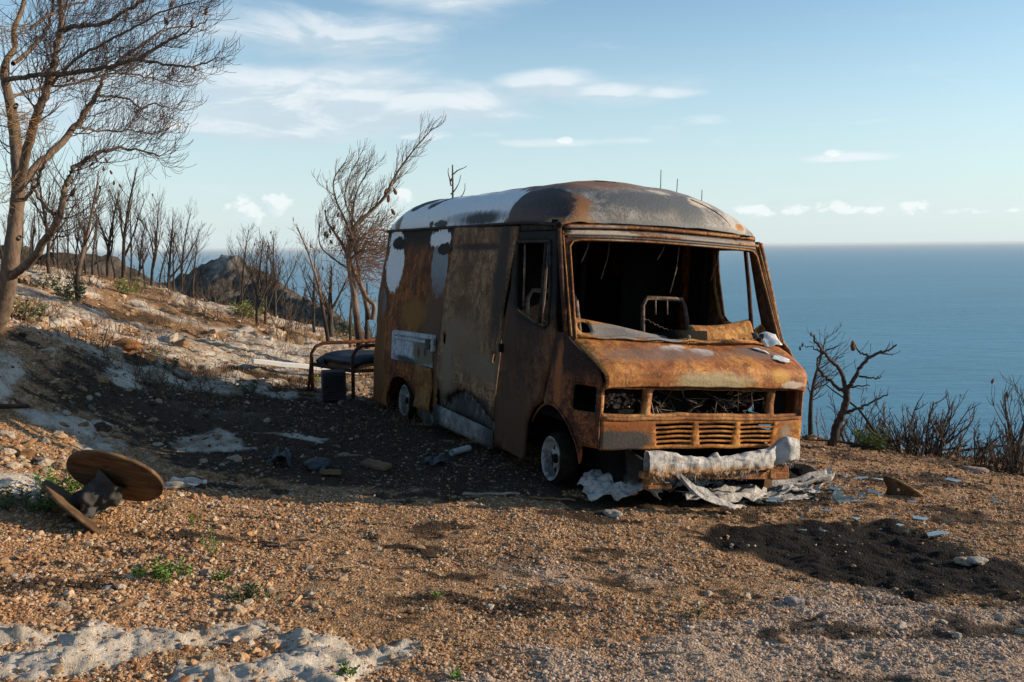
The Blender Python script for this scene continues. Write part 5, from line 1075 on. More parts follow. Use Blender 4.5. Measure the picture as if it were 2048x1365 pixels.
_T = Tubes(); rng = np.random.default_rng(405)
for k in range(1500):
    Y_ = rng.uniform(9.5, 23); x_ = -Y_ * rng.uniform(.10, .56)
    if fbm(np.array([x_ * .7]), np.array([Y_ * .7]), 3)[0] < -.02: continue
    z_ = float(gz(np.array([x_]), np.array([Y_]))[0])
    for q in range(rng.integers(2, 5)):
        h_ = rng.uniform(.06, .24); st = wander(rng, np.array([x_ + rng.normal(0, .08), Y_ + rng.normal(0, .08), z_ - .05]), np.array([rng.normal(0, .5), rng.normal(0, .5), 1]), h_ + .08, 4, UPV * .1, .2); _T.add(st, np.linspace(.006, .003, 5), 3)
tag(_T.build('dry_undergrowth', m_bark((.22, .13, .07), (.06, .038, .025), 2), None), kind='stuff')

# --- the windswept pine and its neighbours behind the van
def wind_pine():
    rng = np.random.default_rng(51); Y0 = 15.6; base = np.array(at_depth(722, 712, Y0)); root = thing('pine_tree', 'windswept half burnt pine with cones behind the rear of the van', 'tree', base)
    def L(pts): return smooth_line([np.array(at_depth(u, v, Y0 + dy)) - base for u, v, dy in pts])
    T, C = Tubes(), Tubes(); wind = np.array([.70, 0, .50])
    for k, (pts, r0, r1) in enumerate((([(722, 716, 0), (716, 660, 0), (708, 590, 0), (700, 540, 0), (698, 490, 0), (712, 450, .1), (740, 425, .2), (768, 395, .2), (795, 345, .3), (832, 295, .3), (868, 255, .3)], 7.5, .8),
        ([(745, 640, .1), (748, 612, .1), (735, 598, .1), (722, 570, 0), (716, 530, 0), (706, 480, 0), (690, 440, -.1), (672, 400, -.2), (668, 360, -.2), (690, 325, -.2)], 5, .8), ([(738, 640, .3), (728, 590, .3), (706, 540, .2), (690, 500, .1), (672, 470, 0), (655, 445, 0), (650, 420, 0)], 5.5, 1),
        ([(698, 500, 0), (730, 470, .3), (760, 460, .5), (785, 470, .6), (800, 468, .6)], 3, 1), ([(700, 520, 0), (725, 500, -.2), (750, 510, -.3), (780, 490, -.3)], 2.5, 1), ([(704, 470, .1), (705, 430, .2), (715, 380, .3), (745, 330, .3)], 2.6, .8), ([(700, 540, 0), (670, 520, .2), (640, 490, .3), (640, 440, .3)], 2.2, .8),
        ([(712, 450, 0), (690, 400, 0), (700, 350, 0), (720, 315, 0)], 2, .7))):
        ln = L(pts); r_ = np.linspace(r0, r1, len(ln)) * Y0 / 2000; T.add(ln, r_, 8); broom(C, rng, ln, r_[0] * .6, .066, .60 if k in (0, 1, 5, 7) else .62, wind, .36 if k < 3 else .08, 2, .8, .7, 3, .0030)
    Nd = Tubes()
    for k in range(520):
        u, v = rng.normal(728, 34), rng.normal(505, 34)
        if u > 800 or v < 425: continue
        p = np.array(at_depth(u, v, Y0 + rng.normal(0, .3))) - base; d = nrm(np.array([rng.normal(.7, .6), rng.normal(0, .4), rng.normal(-.1, .6)])); Nd.add(wander(rng, p, d, rng.uniform(.18, .55), 6, np.array([.7, 0, rng.uniform(-.6, .8)]), .16), np.linspace(.0042, .0022, 7), 3)
    Nd.build('dry_sprays', m_bark((.27, .15, .10), (.10, .055, .04), 1), root)['kind'] = 'stuff'
    T.build('trunk', M_BROWN, root); C.build('crown', M_BROWN_TWIG, root)
    for (u, v) in ((772, 383), (790, 383), (777, 398), (786, 424), (676, 430), (660, 462), (655, 472), (668, 455), (650, 468), (696, 500), (662, 484)): cone(root, np.array(at_depth(u, v, Y0)) - base, .085 if v < 430 else .06, rng)
wind_pine()
for k, (u, v, top, Y, lean, rp, lab, fork, mats, nc) in enumerate((
    (657, 682, 440, 14.6, (-.22, 0), 4.5, 'pale slender sapling leaning left beside the bench end', None, (M_BROWN, M_BROWN_TWIG), 3),
    (662, 668, 525, 16.5, (.05, 0), 7, 'short black forked tree between the sapling and the windswept pine', [(.45, -.75, .0, .6), (.45, .75, .1, .6)], (None, None), 0),
    (735, 692, 560, 16.4, (.0, .0), 6, 'straight black stump like trunk beside the windswept pine', None, (None, None), 0),
    (700, 690, 480, 17.5, (.02, 0), 3, 'thin grey tree half hidden behind the windswept pine', [(.4, .4, 0, .5)], (M_BROWN, M_BROWN_TWIG), 0),
    (628, 660, 500, 17.5, (-.1, 0), 3, 'faint bare sapling between the ridge trees and the bench', [(.4, -.5, 0, .5)], (None, None), 0))):
    p = at_depth(u, v, Y); burnt_tree('burnt_tree', lab, 'tree', p, (v - top) / 2000 * Y, lean, 400 + k, rp * Y / 2000, nb=22 if k != 2 else 8, bl=.34 * (v - top) / 2000 * Y, fork=fork, mats=mats, cones=nc, up=.7, spread=.8, group='burnt trees behind the van')
# stems whose tips show over the van roof
for k, (u, vt, Y, lab) in enumerate(((905, 330, 15.5, 'burnt stem whose forked tip shows above the rear of the van roof'), (1322, 340, 14.2, 'thin straight twig tip showing highest above the front of the roof'), (1355, 358, 14.2, 'thin twig tip second from the left above the front of the roof'), (1404, 380, 14.2, 'shortest twig tip above the right shoulder of the roof'))):
    top = at_depth(u, vt, Y); z0 = float(gz(np.array([top.x - .25]), np.array([top.y]))[0]); base = Vector((top.x - (.25 if k == 0 else .04), top.y, z0)); rng = np.random.default_rng(500 + k); h = top.z - z0
    root = thing('burnt_tree', lab, 'tree', base, 'stems rising behind the van roof'); T, C = Tubes(), Tubes(); tb = np.array(base); tt = np.array(top) - tb
    ln = smooth_line([np.zeros(3), tt * .4 + rng.normal(0, .04, 3), tt * .8 + rng.normal(0, .02 if k else .05, 3), tt]); r0 = .03 if k == 0 else .012; T.add(ln, np.linspace(r0, .010 if k == 0 else .005, len(ln)), 6); T.build('trunk', M_BURNT, root)
    if k == 0:
        for f_, d, L_ in ((.86, (.35, 0, .3), .35), (.90, (-.2, 0, .5), .3), (.95, (.5, 0, .35), .28), (.8, (.5, .1, .2), .5)): C.add(wander(rng, tt * f_, np.array(d), L_, 5, UPV * .4, .15), np.linspace(.012, .004, 6), 4)
        C.build('crown', M_BURNT_TWIG, root); cone(root, tt * .93 + np.array([0, -.02, 0]), .05, rng)

# --- right side of the hilltop
def right_tree():
    rng = np.random.default_rng(61); Y0 = 11.6; base = np.array(put(1664, 893, .05, y0=10)); Y0 = base[1]; root = thing('burnt_tree', 'bare black tree forking wide to the right of the van against the sea', 'tree', base)
    def L(pts): return smooth_line([np.array(at_depth(u, v, Y0 + dy)) - base for u, v, dy in pts], 5)
    T, C = Tubes(), Tubes()
    for pts, r0, r1 in (([(1662, 899, 0), (1668, 870, 0), (1678, 843, 0), (1690, 815, 0), (1693, 795, 0), (1691, 778, 0)], 9.5, 6.5), ([(1691, 782, 0), (1688, 762, 0), (1683, 745, -.1), (1667, 726, -.1), (1650, 709, -.2), (1640, 695, -.2), (1630, 680, -.2), (1628, 670, -.2)], 5, 1.4), ([(1691, 784, 0), (1676, 776, .1), (1655, 758, .2), (1640, 742, .2), (1634, 728, .3), (1640, 712, .3), (1652, 703, .3), (1676, 692, .3)], 4, 1.2),
        ([(1691, 782, 0), (1700, 772, 0), (1708, 757, 0), (1722, 735, 0), (1740, 716, 0), (1758, 706, 0), (1776, 701, 0), (1793, 690, 0)], 5.5, 1.5), ([(1741, 716, 0), (1732, 709, .1), (1722, 707, .1), (1714, 700, .1), (1711, 690, .1)], 2.4, 1.2), ([(1758, 706, 0), (1770, 709, 0), (1786, 708, 0)], 1.8, 1), ([(1718, 753, 0), (1735, 756, -.1), (1752, 757, -.1), (1762, 753, -.1)], 2.2, 1.1), ([(1700, 774, 0), (1718, 772, -.1), (1740, 771, -.1)], 2, .9),
        ([(1693, 825, 0), (1712, 818, -.1), (1731, 812, -.1), (1748, 802, -.1), (1776, 788, -.1)], 3.4, 1.3), ([(1650, 709, -.2), (1640, 706, -.2), (1625, 695, -.2), (1610, 694, -.2)], 1.6, .7), ([(1668, 728, -.1), (1674, 718, 0), (1688, 713, 0)], 1.6, .8)):
        ln = L(pts); ln[1:-1] += rng.normal(0, .006, (len(ln) - 2, 3)); T.add(ln, np.linspace(r0, r1, len(ln)) * Y0 / 2000, 8)
        if r0 < 6: broom(C, rng, ln, .010, .17, .20, np.array([.1, 0, .1]), .3, 1, .5, 1.0, 4, .0030)
    T.build('trunk', M_BURNT, root); C.build('crown', M_BURNT_TWIG, root); cone(root, np.array(at_depth(1706, 692, Y0)) - base, .085, rng)
    for u, v in ((1600, 697), (1622, 669), (1605, 690)): cone(root, np.array(at_depth(u, v, Y0 - .2)) - base, .035, rng)
right_tree()
GR = 'burnt shrubs along the edge of the gravel'
p = at_depth(1621, 872, 13.2); burnt_tree('burnt_tree', 'straight bare tree rising right behind the far front corner of the van', 'tree', p, (872 - 660) / 2000 * 13.2, (.0, 0), 620, .036, nb=30, bl=.62, spread=1.0, up=.25, wind=(.25, 0, 0))
p = at_depth(2030, 955, 10.2); burnt_tree('burnt_tree', 'burnt tree cut by the right edge of the view', 'tree', p, 1.10, (.15, 0), 621, .03, nb=16, bl=.5, up=.7, cones=3, fork=[(.3, -.5, 0, .6)])
SHR = [(1655, 880, 780, 12.6), (1700, 885, 775, 12.4), (1735, 892, 790, 12.2), (1775, 900, 800, 12), (1800, 905, 795, 12.2), (1822, 915, 770, 11.4), (1850, 920, 775, 11.0), (1880, 925, 800, 11), (1905, 935, 800, 10.8), (1935, 940, 830, 10.6), (1958, 948, 820, 10.4), (1990, 955, 830, 10.2), (2015, 960, 800, 10), (2045, 968, 790, 9.8), (1630, 880, 800, 13), (1760, 890, 805, 13), (1870, 905, 830, 12.4), (1925, 915, 850, 12.2), (1975, 925, 840, 12), (2030, 935, 820, 11.8), (1680, 890, 810, 13), (1720, 880, 800, 13.5), (1840, 900, 820, 13), (2010, 940, 850, 11), (1960, 960, 880, 10.2), (2000, 968, 900, 10), (1900, 945, 880, 10.6)]
SL = {5: 'tallest dense black shrub with many upright stems on the gravel rim', 9: 'black shrub bending right with long curved shoots', 12: 'dense black shrub tangle near the right edge of the view', 0: 'thin brown shrub at the foot of the forked black tree'}
for k, (u, v, top, Y) in enumerate(SHR):
    p = at_depth(u, v, Y); z = float(surface(np.array([p.x]), np.array([p.y]))[0][0]); p.z = min(p.z, z + .02); big = k in (5, 6, 12, 13)
    shrub(SL.get(k, 'charred leafless shrub in the thicket beyond the gravel rim'), p, (v - top) / 2000 * Y * (.72 if u > 1985 else .95), 700 + k, n=11 if big else 6, group=None if k in SL else GR, fine=3 if big else 2, r0=.014 if big else .010, mat=M_BROWN_TWIG if k % 4 == 0 else None, wind=(.5, 0, 0) if k in (9, 10) else (0, 0, 0))
rng = np.random.default_rng(91)
for k in range(12):
    u = rng.uniform(1650, 2060); v = 900 + (u - 1650) * .14 + rng.uniform(-8, 12); Y = rng.uniform(10.2, 12.5); p = at_depth(u, v, Y); p.z = float(surface(np.array([p.x]), np.array([p.y]))[0][0])
    lean = rng.uniform(0, 6.28); d = Vector((math.cos(lean), math.sin(lean) * .3, rng.uniform(.05, .5))); T = Tubes(); rr_ = np.random.default_rng(k)
    T.add(wander(rr_, np.array(p) + np.array([0, 0, .05]), np.array(d), rng.uniform(.5, 1.1), 8, np.array([0, 0, -.2]), .08), np.linspace(.022, .008, 9), 6); o = T.build('dead_branch', M_BURNT if k % 3 else M_BROWN, None); tag(o, 'charred branch lying among the shrubs at the gravel rim', 'branch', 'fallen branches at the gravel rim')

# ------------------------------------------------------------------ green plants
def m_leaf(c1, c2):
    def bld(g, b):
        b.inputs['Subsurface Weight'].default_value = 0.0
        r = g.add('ShaderNodeNewGeometry').outputs['Random Per Island']; return g.mix(r, c1, c2)
    return material('leaf', bld, .55, 0, .3)
M_LEAF = m_leaf((.055, .12, .022), (.15, .24, .045)); M_LEAF2 = m_leaf((.14, .20, .05), (.26, .28, .08)); M_LEAF3 = m_leaf((.06, .085, .035), (.12, .13, .06))
def plant(label, base, h, w, seed, n=10, nl=9, ls=.018, mat=None, cat='plant', name='green_plant', group=None, narrow=.55):
    rng = np.random.default_rng(seed); root = thing(name, label, cat, base, group); T = Tubes(); V, Fc = [], []
    for k in range(n):
        a_ = rng.uniform(0, 6.28); q = w * rng.random() ** .6; b0 = np.array([math.cos(a_), math.sin(a_), 0]) * q * .7; st = wander(rng, b0, np.array([math.cos(a_) * .45, math.sin(a_) * .45, 1]), h * rng.uniform(.45, 1.05), 6, UPV * .2, .12); T.add(st, np.linspace(.0022, .0012, 7), 4)
        for j in range(nl):
            x = rng.uniform(.8, 6); i = min(int(x), 5); p = st[i] + (st[i + 1] - st[i]) * (x - i); th = rng.uniform(0, 6.28); d = nrm(np.array([math.cos(th), math.sin(th), rng.uniform(.1, .9)])); s_ = np.cross(d, nrm(rng.normal(0, .35, 3) + UPV)); s_ = nrm(s_); L = ls * rng.uniform(.6, 1.3); up_ = np.cross(s_, d) * L * .18; m = len(V)
            V += [p, p + d * L * .5 + s_ * L * narrow * .5 + up_, p + d * L, p + d * L * .5 - s_ * L * narrow * .5 + up_]; Fc += [(m, m + 1, m + 2), (m, m + 2, m + 3)]
    T.build('stem', mat or M_LEAF, root); np_mesh('leaves', np.array(V), np.array(Fc), mat or M_LEAF, root, False)['kind'] = 'stuff'
    return root
PL = [('bushy green seedling clump at the centre left foreground', 345, 1160, .115, .13, 22, 12, .026, M_LEAF), ('low dark green sprig left of the seedling clump', 278, 1152, .05, .06, 10, 8, .02, M_LEAF), ('small bright seedling right of the clump', 442, 1162, .06, .05, 8, 8, .024, M_LEAF), ('upright single stemmed seedling above the clump', 428, 1108, .15, .03, 5, 9, .022, M_LEAF), ('upright green sprig on the gravel right of the cable drum', 388, 1054, .085, .025, 6, 9, .02, M_LEAF), ('pale green sprig just below the upper drum disc', 322, 1026, .06, .035, 7, 8, .017, M_LEAF3), ('grassy tuft below and right of the seedling clump', 485, 1205, .09, .07, 14, 6, .032, M_LEAF3),
      ('leafy green weed behind the cable drum', 130, 1000, .22, .17, 30, 14, .034, M_LEAF), ('sparse weed left of the leafy green one', 42, 1020, .17, .13, 18, 10, .030, M_LEAF3), ('small weed near the drum foot at the left edge', 88, 1022, .11, .10, 14, 10, .026, M_LEAF), ('tiny green sprout at the bottom edge by the pale slab', 700, 1362, .05, .05, 9, 6, .02, M_LEAF), ('tiny sprout right of the bottom slab at the lower edge', 915, 1360, .05, .03, 6, 6, .022, M_LEAF), ('faint seedling in the middle of the foreground gravel', 872, 1198, .05, .03, 6, 6, .018, M_LEAF), ('dusty sprig in the right part of the foreground gravel', 1386, 1240, .07, .05, 8, 7, .02, M_LEAF3), ('thin sprout right of the grassy tuft', 545, 1200, .05, .05, 6, 6, .018, M_LEAF3),
      ('green tuft at the foot of the twisted burnt trunk', 142, 605, .42, .22, 26, 9, .07, M_LEAF3), ('olive weed behind the pale boulder on the slope', 65, 648, .34, .22, 22, 8, .06, M_LEAF3), ('green weed growing near the orange boulder', 340, 740, .15, .10, 12, 9, .035, M_LEAF3), ('small green bush beside the leaning burnt trees', 482, 635, .30, .18, 24, 10, .06, M_LEAF2), ('green bush at the foot of the slim burnt tree', 508, 640, .42, .20, 28, 10, .06, M_LEAF2), ('yellow green tuft on the ridge below the black trees', 262, 590, .34, .24, 24, 8, .06, M_LEAF2), ('dull green weed in the shade near the bench', 495, 785, .12, .20, 14, 8, .04, M_LEAF3),
      ('green tuft under the white beam by the bench leg', 645, 764, .12, .12, 14, 8, .03, M_LEAF), ('small weed on the lit slope above the shadow', 320, 718, .14, .12, 12, 8, .03, M_LEAF3), ('green weed low on the slope behind the windswept pine', 690, 680, .34, .30, 22, 9, .06, M_LEAF3), ('pale weed on the slope at the far left', 100, 582, .30, .22, 20, 8, .06, M_LEAF3)]
for k, (lab, u, v, h, w, n, nl, ls, mt) in enumerate(PL): plant(lab, put(u, v), h, w, 800 + k, n, nl, ls, mt)
p = at_depth(1742, 908, 11.2); p.z = float(gz(np.array([p.x]), np.array([p.y]))[0]); plant('bright green bush among the burnt shrubs at the gravel rim', p, .32, .12, 840, 50, 16, .05, M_LEAF2, 'bush', 'green_bush', narrow=.25)
p = at_depth(1800, 915, 11.6); p.z = float(gz(np.array([p.x]), np.array([p.y]))[0]); plant('dull olive bush right of the bright green one', p, .30, .26, 841, 36, 12, .05, M_LEAF3, 'bush', 'green_bush', narrow=.3)

# ------------------------------------------------------------------ cable drum
M_PLY = material('weathered plywood', lambda g, b: (g.mix(g.step(g.noise(g.coord(), 5, 6, .7), .45, .65), g.ramp(g.noise(g.mapping(g.coord(), (4, 60, 4)), 1, 5, .6), [(.35, (.075, .043, .022)), (.65, (.17, .105, .055))]), (.055, .032, .018)), g.bump(g.noise(g.mapping(g.coord(), (4, 60, 4)), 1, 5, .6), .3, .01)), .85, 0, .2)
M_CLOTH = material('black drum wrap', lambda g, b: (g.ramp(g.noise(g.coord(), 8, 5, .6), [(.3, (.018, .017, .016)), (.7, (.060, .056, .050))]), g.bump(g.noise(g.coord(), 40, 4, .7), .5, .01)), .75, 0, .35)
def drum():
    Y0 = 5.55; low = at_depth(168, 1043, Y0); top = at_depth(230, 956, Y0 + .06); foot = put(244, 1104)
    low.z = max(low.z, foot.z + .10); root = thing('cable_drum', 'tilted wooden cable drum wrapped in black cloth on the gravel', 'cable drum', Vector((low.x, low.y, foot.z)))
    o0 = Vector((low.x, low.y, foot.z))
    def disc(c, nrm_, r, name, holes):
        q = Vector(nrm_).normalized().to_track_quat('Z', 'Y')
        def fn(x, y):
            wv = .004 * math.sin(x * 9) + .006 * y * y / r; return c - o0 + q @ Vector((x, y, wv))
        ou = [(r * math.cos(t), r * math.sin(t)) for t in np.linspace(0, 6.283, 60, endpoint=False)]
        hs = [[(hx_ + .012 * math.cos(t), hy_ + .012 * math.sin(t)) for t in np.linspace(0, 6.283, 8, endpoint=False)] for hx_, hy_ in holes]
        sheet(ou, hs, .03, fn).build(name, M_PLY, root, True, solid=.020, offset=-1)
    r = 197 / 2000 * Y0 / 2
    vv = (Vector((0, 0, CAM_Z)) - low).normalized(); ri = Vector((0, 1, 0)).cross(Vector((0, 0, 1))); ri = (ri - vv * ri.dot(vv)).normalized(); ui = vv.cross(ri) if vv.cross(ri).z > 0 else -vv.cross(ri)
    nt_ = (-.31 * ri - .95 * ui) * .92 + vv * .38; nl_ = (.63 * ri + .77 * ui) * .99 + vv * .12
    disc(top, nt_, r, 'flange', [(.10, .02), (-.10, -.03), (.0, .11), (.02, -.11)]); disc(low, nl_, r, 'flange', [])
    ax = (top - low).normalized(); a1 = ax.orthogonal().normalized(); a2 = ax.cross(a1); Lc = (top - low).length
    def cl(i, j):
        t = i * 2 * math.pi; n = mnoise.noise(Vector((math.cos(t) * 1.3, math.sin(t) * 1.3, j * 2.2))); n2 = mnoise.noise(Vector((math.cos(t) * 3 + j * 2, math.sin(t) * 3, j * 5 + 4)))
        rr_ = .076 + .022 * j + .022 * math.sin(t * 3 + j * 6) * .5 + .034 * n + .026 * n2 + .010 * mnoise.noise(Vector((math.cos(t) * 7, math.sin(t) * 7, j * 12))); return low - o0 + ax * (Lc * (.03 + .94 * j)) + (a1 * math.cos(t) + a2 * math.sin(t)) * rr_
    MB().grid(56, 30, cl).build('drum_wrap', M_CLOTH, root)
    for (u0, v0, u1, v1) in ((150, 1030, 112, 1075), (156, 1034, 122, 1085), (190, 1065, 180, 1098)):
        a_ = at_depth(u0, v0, Y0 + .05); b_ = at_depth(u1, v1, Y0 + .06); MB().tube([a_ - o0, b_ - o0], .009, 6).build('rod', M_TUBE, root)
drum()

# ------------------------------------------------------------------ bench with black cushion, heater box, beams, behind the van
def bench():
    A0, A1 = put(625, 782), put(707, 800); Y0 = (A0.y + A1.y) / 2; base = (A0 + A1) / 2; root = thing('metal_bench', 'rusty tubular bench frame with a black cushion behind the van', 'bench', base)
    o0 = base; sc_ = Y0 / 2000
    def hpx(n): return n * sc_
    dv = (A1 - A0); dv.z = 0; back = Vector((.92, .40, 0)).normalized() * 1.05
    h = hpx(97)
    for k, (A_, hh) in enumerate(((A0, h), (A1, hpx(104)))):
        p = A_ - o0; up = Vector((0, 0, 1)); bk = back * (1.0 if k == 0 else .9)
        pts = [p, p + up * (hh - .12), p + up * (hh - .04) + bk * .05, p + up * hh + bk * .13, p + up * hh + bk * .8, p + up * (hh - .05) + bk * .95, p + up * (hh - .16) + bk]
        MB().tube(pts, .022, 8).build('arm_tube', rust_mat('bench tube %d' % k, (.035, .016, .010), (.11, .040, .018), (.22, .080, .034), ((SOOT, (0, 0, 0), (.01, .01, .01), .1, 0, 0),), False) if k == 0 else M_PILLAR, root)
        MB().tube([p + bk, p + bk + up * (hh - .16)], .020, 7).build('leg', M_PILLAR, root)
    p = A0 - o0; MB().tube([p + Vector((-.05, .0, .0)), p + Vector((.0, .0, .42))], .018, 6).build('leg', M_PILLAR, root)
    q0 = A0 - o0 + Vector((.02, 0, h * .56)); q1 = A1 - o0 + Vector((.02, 0, h * .56)); bk = back * .9
    mb = MB(); 
    for a_, b_ in ((q0, q1), (q0 + bk, q1 + bk), (q0, q0 + bk), (q1, q1 + bk)): mb.tube([a_, b_], .024, 6)
    mb.build('seat_rail', M_PILLAR, root)
    def cu(i, j):
        e = .05 * (abs(2 * i - 1) ** 6 + abs(2 * j - 1) ** 6); return q0.lerp(q1, .02 + .94 * i) + bk * (.02 + .96 * j) + Vector((0, 0, .17 - e * 1.2 + .015 * math.sin(i * 9) * math.sin(j * 5)))
    M_CUSH = material('black vinyl', lambda g, b: (g.mix(g.step(g.noise(g.coord(), 6, 5, .6), .55, .7), (.012, .016, .022), (.03, .035, .042)), g.bump(g.noise(g.coord(), 9, 4, .6), .4, .02)), .42, 0, .5)
    MB().grid(18, 14, cu).build('cushion', M_CUSH, root, True, solid=.13, offset=-1)
bench()
def heater():
    c = put(668, 800); root = thing('heater_box', 'black slatted metal box standing under the bench', 'box', c); M_BOX = material('sooty sheet metal', lambda g, b: (g.ramp(g.noise(g.coord(), 6, 5, .6), [(.3, (.012, .012, .012)), (.7, (.045, .042, .040))]), g.bump(g.noise(g.coord(), 30, 3), .3, .01)), .75, 0, .3)
    MB().box((0, 0, .17), (.27, .26, .34), (0, 0, .25)).build('case', M_BOX, root, bevel=.01)
    R_ = Matrix.Rotation(.25, 3, 'Z')
    for k in range(9): MB().box(R_ @ Vector((-.01, -.135, .05 + .030 * k)), (.22, .012, .012), (.4, 0, .25)).build('louvre', M_BOX, root)
heater()
lone_rock('grey rock behind the black box under the bench', 694, 782, .10, (.16, .14, .12), (1, .8, 1.2), 31)
def plank(name, label, u0, v0, u1, v1, w, h, mat, cat, lift=0.0, tilt=0):
    a_, b_ = put(u0, v0), put(u1, v1); a_.z += lift; b_.z += lift; c = (a_ + b_) / 2; d = b_ - a_; L = d.length
    mb = MB(); n = 10
    prof = [(-w / 2, 0), (w / 2, 0), (w / 2, h), (-w / 2, h)]; vs = []
    for i in range(n + 1): vs += [(-L / 2 + L * i / n, y, z + .004 * math.sin(i * 1.7)) for y, z in prof]
    fs = [(i * 4 + k, i * 4 + (k + 1) % 4, (i + 1) * 4 + (k + 1) % 4, (i + 1) * 4 + k) for i in range(n) for k in range(4)] + [(3, 2, 1, 0), (n * 4, n * 4 + 1, n * 4 + 2, n * 4 + 3)]
    o = mb.add(vs, fs).build(name, mat, None, False, bevel=.004); o.location = c; o.rotation_euler = (tilt, -math.asin(max(-1, min(1, d.z / L))), math.atan2(d.y, d.x)); tag(o, label, cat); return o
M_WHITE = material('chalky white paint', lambda g, b: (g.mix(g.step(g.noise(g.coord(), 7, 6, .7), .58, .72), (.70, .70, .68), (.40, .38, .35)), g.bump(g.noise(g.coord(), 20, 4), .2, .01)), .7, 0, .3)
M_WOOD = material('old board', lambda g, b: (g.ramp(g.noise(g.mapping(g.coord(), (3, 40, 20)), 1, 5, .65), [(.3, (.09, .05, .03)), (.7, (.22, .13, .07))]), g.bump(g.noise(g.mapping(g.coord(), (3, 40, 20)), 1, 5, .65), .4, .01)), .85, 0, .2)
plank('white_beam', 'long chalky white beam lying behind the bench', 505, 742, 715, 760, .14, .06, M_WHITE, 'beam', .07)
plank('board', 'brown charred board in the shade beside the van', 730, 934, 776, 944, .10, .03, M_WOOD, 'board', .02, .2)
plank('board', 'short brown board nearer the cable drum in the shade', 640, 952, 682, 954, .08, .035, M_WOOD, 'board', .01, -.1)
plank('board', 'thin dark board lying flat before the bench', 628, 792, 690, 806, .07, .025, M_WOOD, 'board', .0)
plank('wood_strip', 'long weathered strip along the shadow edge by the front wheel', 925, 994, 1040, 993, .02, .015, material('weathered lath', lambda g, b: g.ramp(g.noise(g.coord(), 15, 4), [(.3, (.16, .13, .10)), (.7, (.34, .29, .23))]), .85), 'wood strip', .01)
plank('wood_strip', 'dark wet looking strip right of the longer one at the shadow edge', 1060, 1000, 1150, 1005, .02, .015, M_WOOD, 'wood strip', .01)
def line_thing(name, label, cat, pts, r, mat, n=6, lift=.01):
    ps = [put(u, v) + Vector((0, 0, lift + (q[0] if q else 0))) for u, v, *q in pts]; ln = smooth_line([np.array(p) for p in ps], 5); T = Tubes(); o0 = ln[0].copy(); T.add(ln - o0, [r] * len(ln), n); o = T.build(name, mat, None); o.location = tuple(o0); tag(o, label, cat); return o
line_thing('iron_pipe', 'rusty brown iron pipe entering from the left edge over the ledge', 'pipe', [(-40, 832, .05), (10, 830, .05), (55, 829, .05)], .018, M_PILLAR, 10)
line_thing('plastic_tube', 'short white plastic tube end on the dark ground beside the sill', 'tube', [(903, 914, .02), (938, 906, .03)], .028, M_PLAS, 10)
line_thing('hose', 'thin grey hose curling on the dark ground by the plastic tube', 'hose', [(886, 920), (900, 928), (930, 936), (960, 934), (968, 922)], .008, M_GREYSILL)
line_thing('wire', 'bent grey wire sticking up from the debris at the front', 'wire', [(1535, 992), (1555, 968, .05), (1582, 942, .22)], .004, M_MELT, 5)
def sticks():
    rng = np.random.default_rng(15); M_STICK = m_bark((.33, .25, .16), (.12, .08, .05), 2)
    labs = {0: 'thick pale stick lying in the left centre gravel'}
    spots = [(775, 1165, 60), (940, 1105, 40), (560, 1095, 36), (470, 1125, 40), (1290, 1065, 30), (220, 1232, 60), (900, 1085, 30), (700, 1140, 50), (1180, 1160, 30), (480, 1290, 60), (1000, 1330, 80), (1320, 1310, 60), (620, 1080, 30), (905, 1225, 30), (410, 1245, 40)]
    for k, (u, v, L) in enumerate(spots):
        p = put(u, v); a_ = rng.uniform(-.5, .5); l_ = L / 2000 * p.y * 1.4; T = Tubes(); T.add(wander(rng, np.array([-l_ / 2, 0, .008]), np.array([math.cos(a_), math.sin(a_), 0]), l_, 6, np.zeros(3), .08), np.linspace(.006, .003, 7), 5); o = T.build('stick', M_STICK, None); o.location = p; tag(o, labs.get(k, 'thin dry stick on the foreground gravel'), 'stick', None if k in labs else 'dry sticks on the gravel')
sticks()

# ------------------------------------------------------------------ wreckage in front of the van
def drape(name, label, cat, quad, mat, seed, amp, nu=40, nv=22, thick=.006, ragged=.12, prof=None, lift=.015, raise_=None):
    """a torn sheet over the four ground pixels of quad (near-left, near-right, far-right, far-left)"""
    q = [put(*p) for p in quad]; o0 = sum(q, Vector()) / 4; rng = random.Random(seed)
    def fn(x, y):
        p = q[0].lerp(q[1], x).lerp(q[3].lerp(q[2], x), y) - o0
        n = mnoise.noise(Vector((x * 2.3, y * 2.0, seed))) + .55 * mnoise.noise(Vector((x * 6.1, y * 5.0, seed + 3))) + .3 * mnoise.noise(Vector((x * 15, y * 9, seed + 5)))
        z = lift + amp * max(0.0, (n + .45)) * (prof(x, y) if prof else 1); return p + Vector((.02 * n, 0, z + (raise_(x, y) if raise_ else 0)))
    ou = []
    for k in range(34):
        t = 2 * math.pi * k / 34; c, s = math.cos(t), math.sin(t); m = max(abs(c), abs(s)); r_ = (.5 / m) * (1 - rng.random() * ragged * 2) * (1 - .16 * (abs(c * s) * 2)); ou.append((.5 + r_ * c, .5 + r_ * s))
    o = sheet(ou, [], .045, fn).build(name, mat, None, True, solid=thick, offset=0); o.location = o0; return tag(o, label, cat)
drape('melted_sheet', 'grey white crumpled melted sheet on the ground before the front wheel', 'melted plastic', [(1150, 1014), (1340, 1036), (1322, 994), (1156, 988)], M_MELT, 41, .10, ragged=.07, raise_=lambda x, y: .14 * max(0, min(1, y * 1.5)) ** .7 * max(0, math.sin(math.pi * (.08 + .84 * x))) ** .5 * (1 - .25 * x))
drape('melted_sheet', 'fibrous white mat spread flat in front of the bumper', 'melted plastic', [(1308, 1024), (1570, 1016), (1545, 985), (1380, 988)], M_MELT, 42, .07, ragged=.16)
